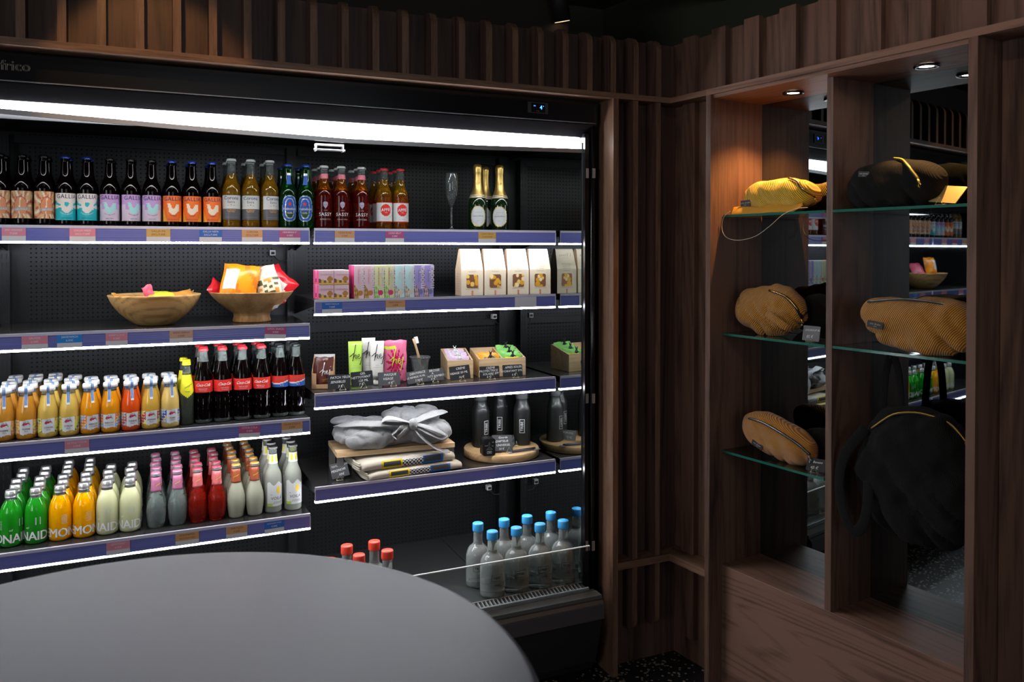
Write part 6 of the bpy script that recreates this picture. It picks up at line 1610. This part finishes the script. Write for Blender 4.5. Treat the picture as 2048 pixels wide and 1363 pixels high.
def bag(name, c, s, z, size, m, label, seed, fold, rz=0.0, tab=None, zipper=None, zipm=None, roll=0.0, cat='bag', ex=2.6, ez=2.4):
    """size = half length, half depth, half height; local x to the right of the photo, -y towards the room"""
    r = empty(name, tuple(BP(c, s, z)), 0, label, cat, 'bags in the niches'); r.rotation_euler = (0, 0, ROTB + rz)
    sx, sy, sz = size
    M = Matrix.Rotation(roll, 4, 'Y')
    def ff(p, q):
        p = fold(p, q); p = M @ p; return p
    mb = MB(); blob(mb, sx, sy, sz, m, 120, 56, ex, ez, ff, -1, (0, 0, 0))
    zs = min(v[2] for v in mb.v); base = zs + sz * 0.10
    mb.v = [(a, b, max(d, base) - base) for a, b, d in mb.v]
    mb.build('bag_body', r)
    def on(x, zz):       # front surface point nearest local (x, zz)
        best = min((v for v in mb.v if v[1] < 0), key=lambda v: (v[0] - x) ** 2 + (v[2] - zz) ** 2)
        return Vector(best)
    if tab:
        x, zz, w_, h_, a = tab; p = on(x, zz); p.y = min(on(x - w_ / 2, zz).y, on(x + w_ / 2, zz).y, p.y) - 0.0015
        ux = Vector((cos(a), 0, sin(a))); uz = Vector((-sin(a), 0, cos(a)))
        t = MB(); t.hexa([p - ux * w_ / 2 - uz * h_ / 2, p + ux * w_ / 2 - uz * h_ / 2, p + ux * w_ / 2 - uz * h_ / 2 + Vector((0, 0.003, 0)), p - ux * w_ / 2 - uz * h_ / 2 + Vector((0, 0.003, 0)), p - ux * w_ / 2 + uz * h_ / 2, p + ux * w_ / 2 + uz * h_ / 2, p + ux * w_ / 2 + uz * h_ / 2 + Vector((0, 0.003, 0)), p - ux * w_ / 2 + uz * h_ / 2 + Vector((0, 0.003, 0))], TAB)
        t.build('brand_tab', r)
        t = MB(); t.text('rive droite', h_ * 0.42, C('tab_text', (0.5, 0.5, 0.5)), plate(p + Vector((0, -0.0006, h_ * 0.10)), ux, uz), shear=0.2, bold=0.01); t.text('PARIS', h_ * 0.2, C('tab_text', (0.5, 0.5, 0.5)), plate(p + Vector((0, -0.0006, -h_ * 0.25)), ux, uz)); t.build('lettering', r)
    if zipper:
        pts = []
        for x, zz, yo in zipper:
            p = on(x, zz); pts.append(Vector((p.x, p.y - yo, p.z + 0.002)))
        sm = []
        for i in range(len(pts) - 1):
            for k in range(5): sm.append(pts[i].lerp(pts[i + 1], k / 5))
        sm.append(pts[-1])
        for _ in range(3): sm = [sm[0]] + [(sm[i - 1] + sm[i] * 2 + sm[i + 1]) / 4 for i in range(1, len(sm) - 1)] + [sm[-1]]
        sm = [p + Vector((0, -0.0045, 0.0035)) for p in sm]
        t = MB(); t.tube(sm, 0.0050, TAB, 8, flat=0.35, up=(0, -0.6, 0.8)); t.tube([p + Vector((0, -0.0010, 0.0016)) for p in sm], 0.0022, zipm or WARM, 6, flat=0.6, up=(0, -0.6, 0.8)); t.build('zip', r)
        e = sm[-1]; t = MB(); t.tube([e + Vector((0, -0.003, 0)), e + Vector((0.006, -0.006, -0.010))], 0.0035, zipm or WARM, 8, flat=0.5); t.tube([e + Vector((0.006, -0.007, -0.010)), e + Vector((0.004, -0.008, -0.020)), e + Vector((0.008, -0.008, -0.024)), e + Vector((0.010, -0.007, -0.014))], 0.0014, zipm or WARM, 6, closed=True); t.build('zip_pull', r)
    return r
ZS1, ZS2, ZS3 = 1.6625, 1.2465, 0.8325
b = bag('belt_bag', 2.225, 1.850, ZS1, (0.152, 0.062, 0.058), CORD_Y, 'bright yellow corduroy belt bag glowing under the downlight', 3, bag_fold(3, 0.010, 0.0, 0.0), tab=(-0.105, 0.036, 0.042, 0.022, 0.05), zipper=[(0.06, 0.108, 0.0), (0.10, 0.095, 0.003), (0.130, 0.065, 0.004), (0.150, 0.040, 0.003)], zipm=GOLDM)
mb = MB()
mb.tube(curve3([(-0.162, -0.060, 0.010), (-0.11, -0.064, 0.013), (-0.05, -0.064, 0.009), (0.02, -0.064, 0.016), (0.09, -0.062, 0.010), (0.135, -0.058, 0.024)]), cradii([0.020, 0.017, 0.016, 0.018, 0.016, 0.008]), mat('strap_yellow', (0.62, 0.31, 0.03), 0.8), 12, flat=0.18, up=(0, -1, 0.6)); mb.build('strap', b)
mb = MB(); mb.tube(curve3([(-0.150, -0.080, 0.012), (-0.174, -0.088, -0.01), (-0.178, -0.092, -0.05), (-0.155, -0.093, -0.080), (-0.10, -0.093, -0.090), (-0.03, -0.092, -0.078), (0.03, -0.090, -0.045), (0.08, -0.088, -0.010), (0.13, -0.084, 0.008), (0.17, -0.078, 0.010)]), 0.0011, C('cord_beige', (0.55, 0.48, 0.36)), 6); mb.build('tag_cord', b)
bag('toiletry_bag', 2.218, 1.880, ZS2, (0.142, 0.060, 0.088), CORD_B, 'domed brown corduroy bag behind the slate card', 11, bag_fold(11, 0.018, 0.0, 0.05), zipper=[(0.02, 0.150, 0.0), (0.09, 0.135, 0.0), (0.125, 0.10, 0.002), (0.138, 0.06, 0.002)], zipm=GOLDM, ex=2.2, ez=2.0)
mb = MB(); mb.tube([(0.045, -0.080, 0.085), (0.080, -0.082, 0.066), (0.115, -0.075, 0.045), (0.125, -0.060, 0.035)], 0.013, CORD_B, 10, flat=0.25, up=(0, -1, 0)); mb.build('side_handle', [o for o in bpy.data.objects if o.name.startswith('toiletry_bag')][0])
bag('toiletry_bag', 2.306, 1.745, ZS2, (0.085, 0.028, 0.080), BVEL, 'black velvet bag behind the domed brown one', 13, bag_fold(13, 0.010))
bag('belt_bag', 2.218, 1.845, ZS3, (0.158, 0.052, 0.066), CORD_S, 'small brown belt bag with a grey zip, on the lowest glass shelf', 17, bag_fold(17, 0.008), tab=(-0.055, 0.042, 0.046, 0.018, -0.28), zipper=[(-0.10, 0.120, -0.002), (-0.03, 0.118, 0.0), (0.05, 0.098, 0.002), (0.11, 0.072, 0.002), (0.14, 0.040, 0.002)], roll=radians(12), ex=2.2)
bag('belt_bag', 2.306, 1.745, ZS3, (0.100, 0.028, 0.060), BVEL, 'black bag leaning behind the small brown belt bag', 19, bag_fold(19, 0.008))
bag('toiletry_bag', 2.225, 1.432, ZS1, (0.140, 0.068, 0.073), BVEL, 'black corduroy bag with a bright yellow zip, top shelf', 23, bag_fold(23, 0.012, 0.012), tab=(-0.065, 0.100, 0.036, 0.016, -0.1), zipper=[(0.0, 0.140, -0.002), (0.04, 0.132, 0.0), (0.08, 0.108, 0.002), (0.110, 0.070, 0.004)], zipm=mat('zip_yellow', (0.75, 0.55, 0.05), 0.4), ex=3.2, ez=2.8)
bag('toiletry_bag', 2.230, 1.352, ZS2, (0.172, 0.076, 0.078), CORD_B, 'widest brown corduroy bag with dark brand tab', 31, bag_fold(31, 0.018), tab=(-0.100, 0.078, 0.050, 0.020, -0.10), zipper=[(-0.13, 0.135, -0.002), (-0.02, 0.145, -0.001), (0.08, 0.142, 0.0), (0.16, 0.125, 0.0)], roll=radians(3), ex=3.0, ez=2.6)
# big black bag hung by its strap from a hook under the glass shelf
b = bag('duffel_bag', 2.240, 1.365, 0.705, (0.188, 0.088, 0.200), BVEL, 'big black bag with a golden zip hanging in the right niche', 37, bag_fold(37, 0.020), zipper=[(-0.12, 0.300, -0.002), (-0.05, 0.355, -0.001), (0.02, 0.365, 0.0), (0.10, 0.350, 0.0), (0.155, 0.310, 0.0)], zipm=mat('zip_old_gold', (0.62, 0.36, 0.04), 0.45, 0.3), ex=2.5, ez=2.3)
mb = MB(); mb.tube(curve3([(-0.135, -0.055, 0.300), (-0.185, -0.085, 0.210), (-0.200, -0.088, 0.120), (-0.182, -0.090, 0.040), (-0.150, -0.090, -0.005), (-0.118, -0.090, 0.020), (-0.105, -0.085, 0.090), (-0.115, -0.070, 0.150)]), 0.017, BVEL, 10, flat=0.22, up=(0, -1, 0)); mb.build('strap', b)
mb = MB(); mb.tube(curve3([(-0.115, 0.0, 0.34), (-0.105, 0.0, 0.47), (-0.085, 0.0, 0.520), (-0.065, 0.0, 0.47), (-0.055, 0.0, 0.36)]), 0.012, BVEL, 10, flat=0.25, up=(0, -1, 0)); mb.build('grab_handle', b)
r = empty('hanging_hook', tuple(BP(2.240, 1.450, 1.225)), ROTB, 'small black hook under the glass shelf, holding the big bag', 'hook')
mb = MB(); mb.tube([(0, 0.02, 0.012), (0, 0.02, 0.0), (0, 0.012, -0.006), (0, 0.0, -0.008), (0, -0.012, -0.004)], 0.003, TAB, 8); mb.build('hook', r)

def ncard(lines, c, s, z, rz, w_, h_, label, **k):
    q = card(lines, tuple(BP(c, s, z)), 0, w_, h_, label, **k); q.rotation_euler = (0, 0, ROTB + rz); return q
ncard(['DOUDOUF XL', '85 €'], 2.175, 1.690, ZS2, 0.0, 0.064, 0.048, 'grey slate card reading 85 € before the domed brown bag', m=SLG, tilt=-10, sizes=[0.0085, 0.013])
ncard(['Banane', '45 €'], 2.180, 1.675, ZS3, 0.3, 0.060, 0.042, 'black slate card reading 45 € on the lowest glass shelf', tilt=-30, sizes=[0.0105, 0.013])
ncard(['', ''], 2.185, 1.272, ZS1, -0.1, 0.090, 0.060, 'tilted pale gold card on the top shelf by the right post', m=mat('gold_card', (0.72, 0.55, 0.22), 0.35, 0.4), tilt=-40, roll=-0.15)

# nest lettering and pulls under the parts that carry them
for o in [o for o in bpy.data.objects if o.parent is None and o.get('category')]:
    nest(o)
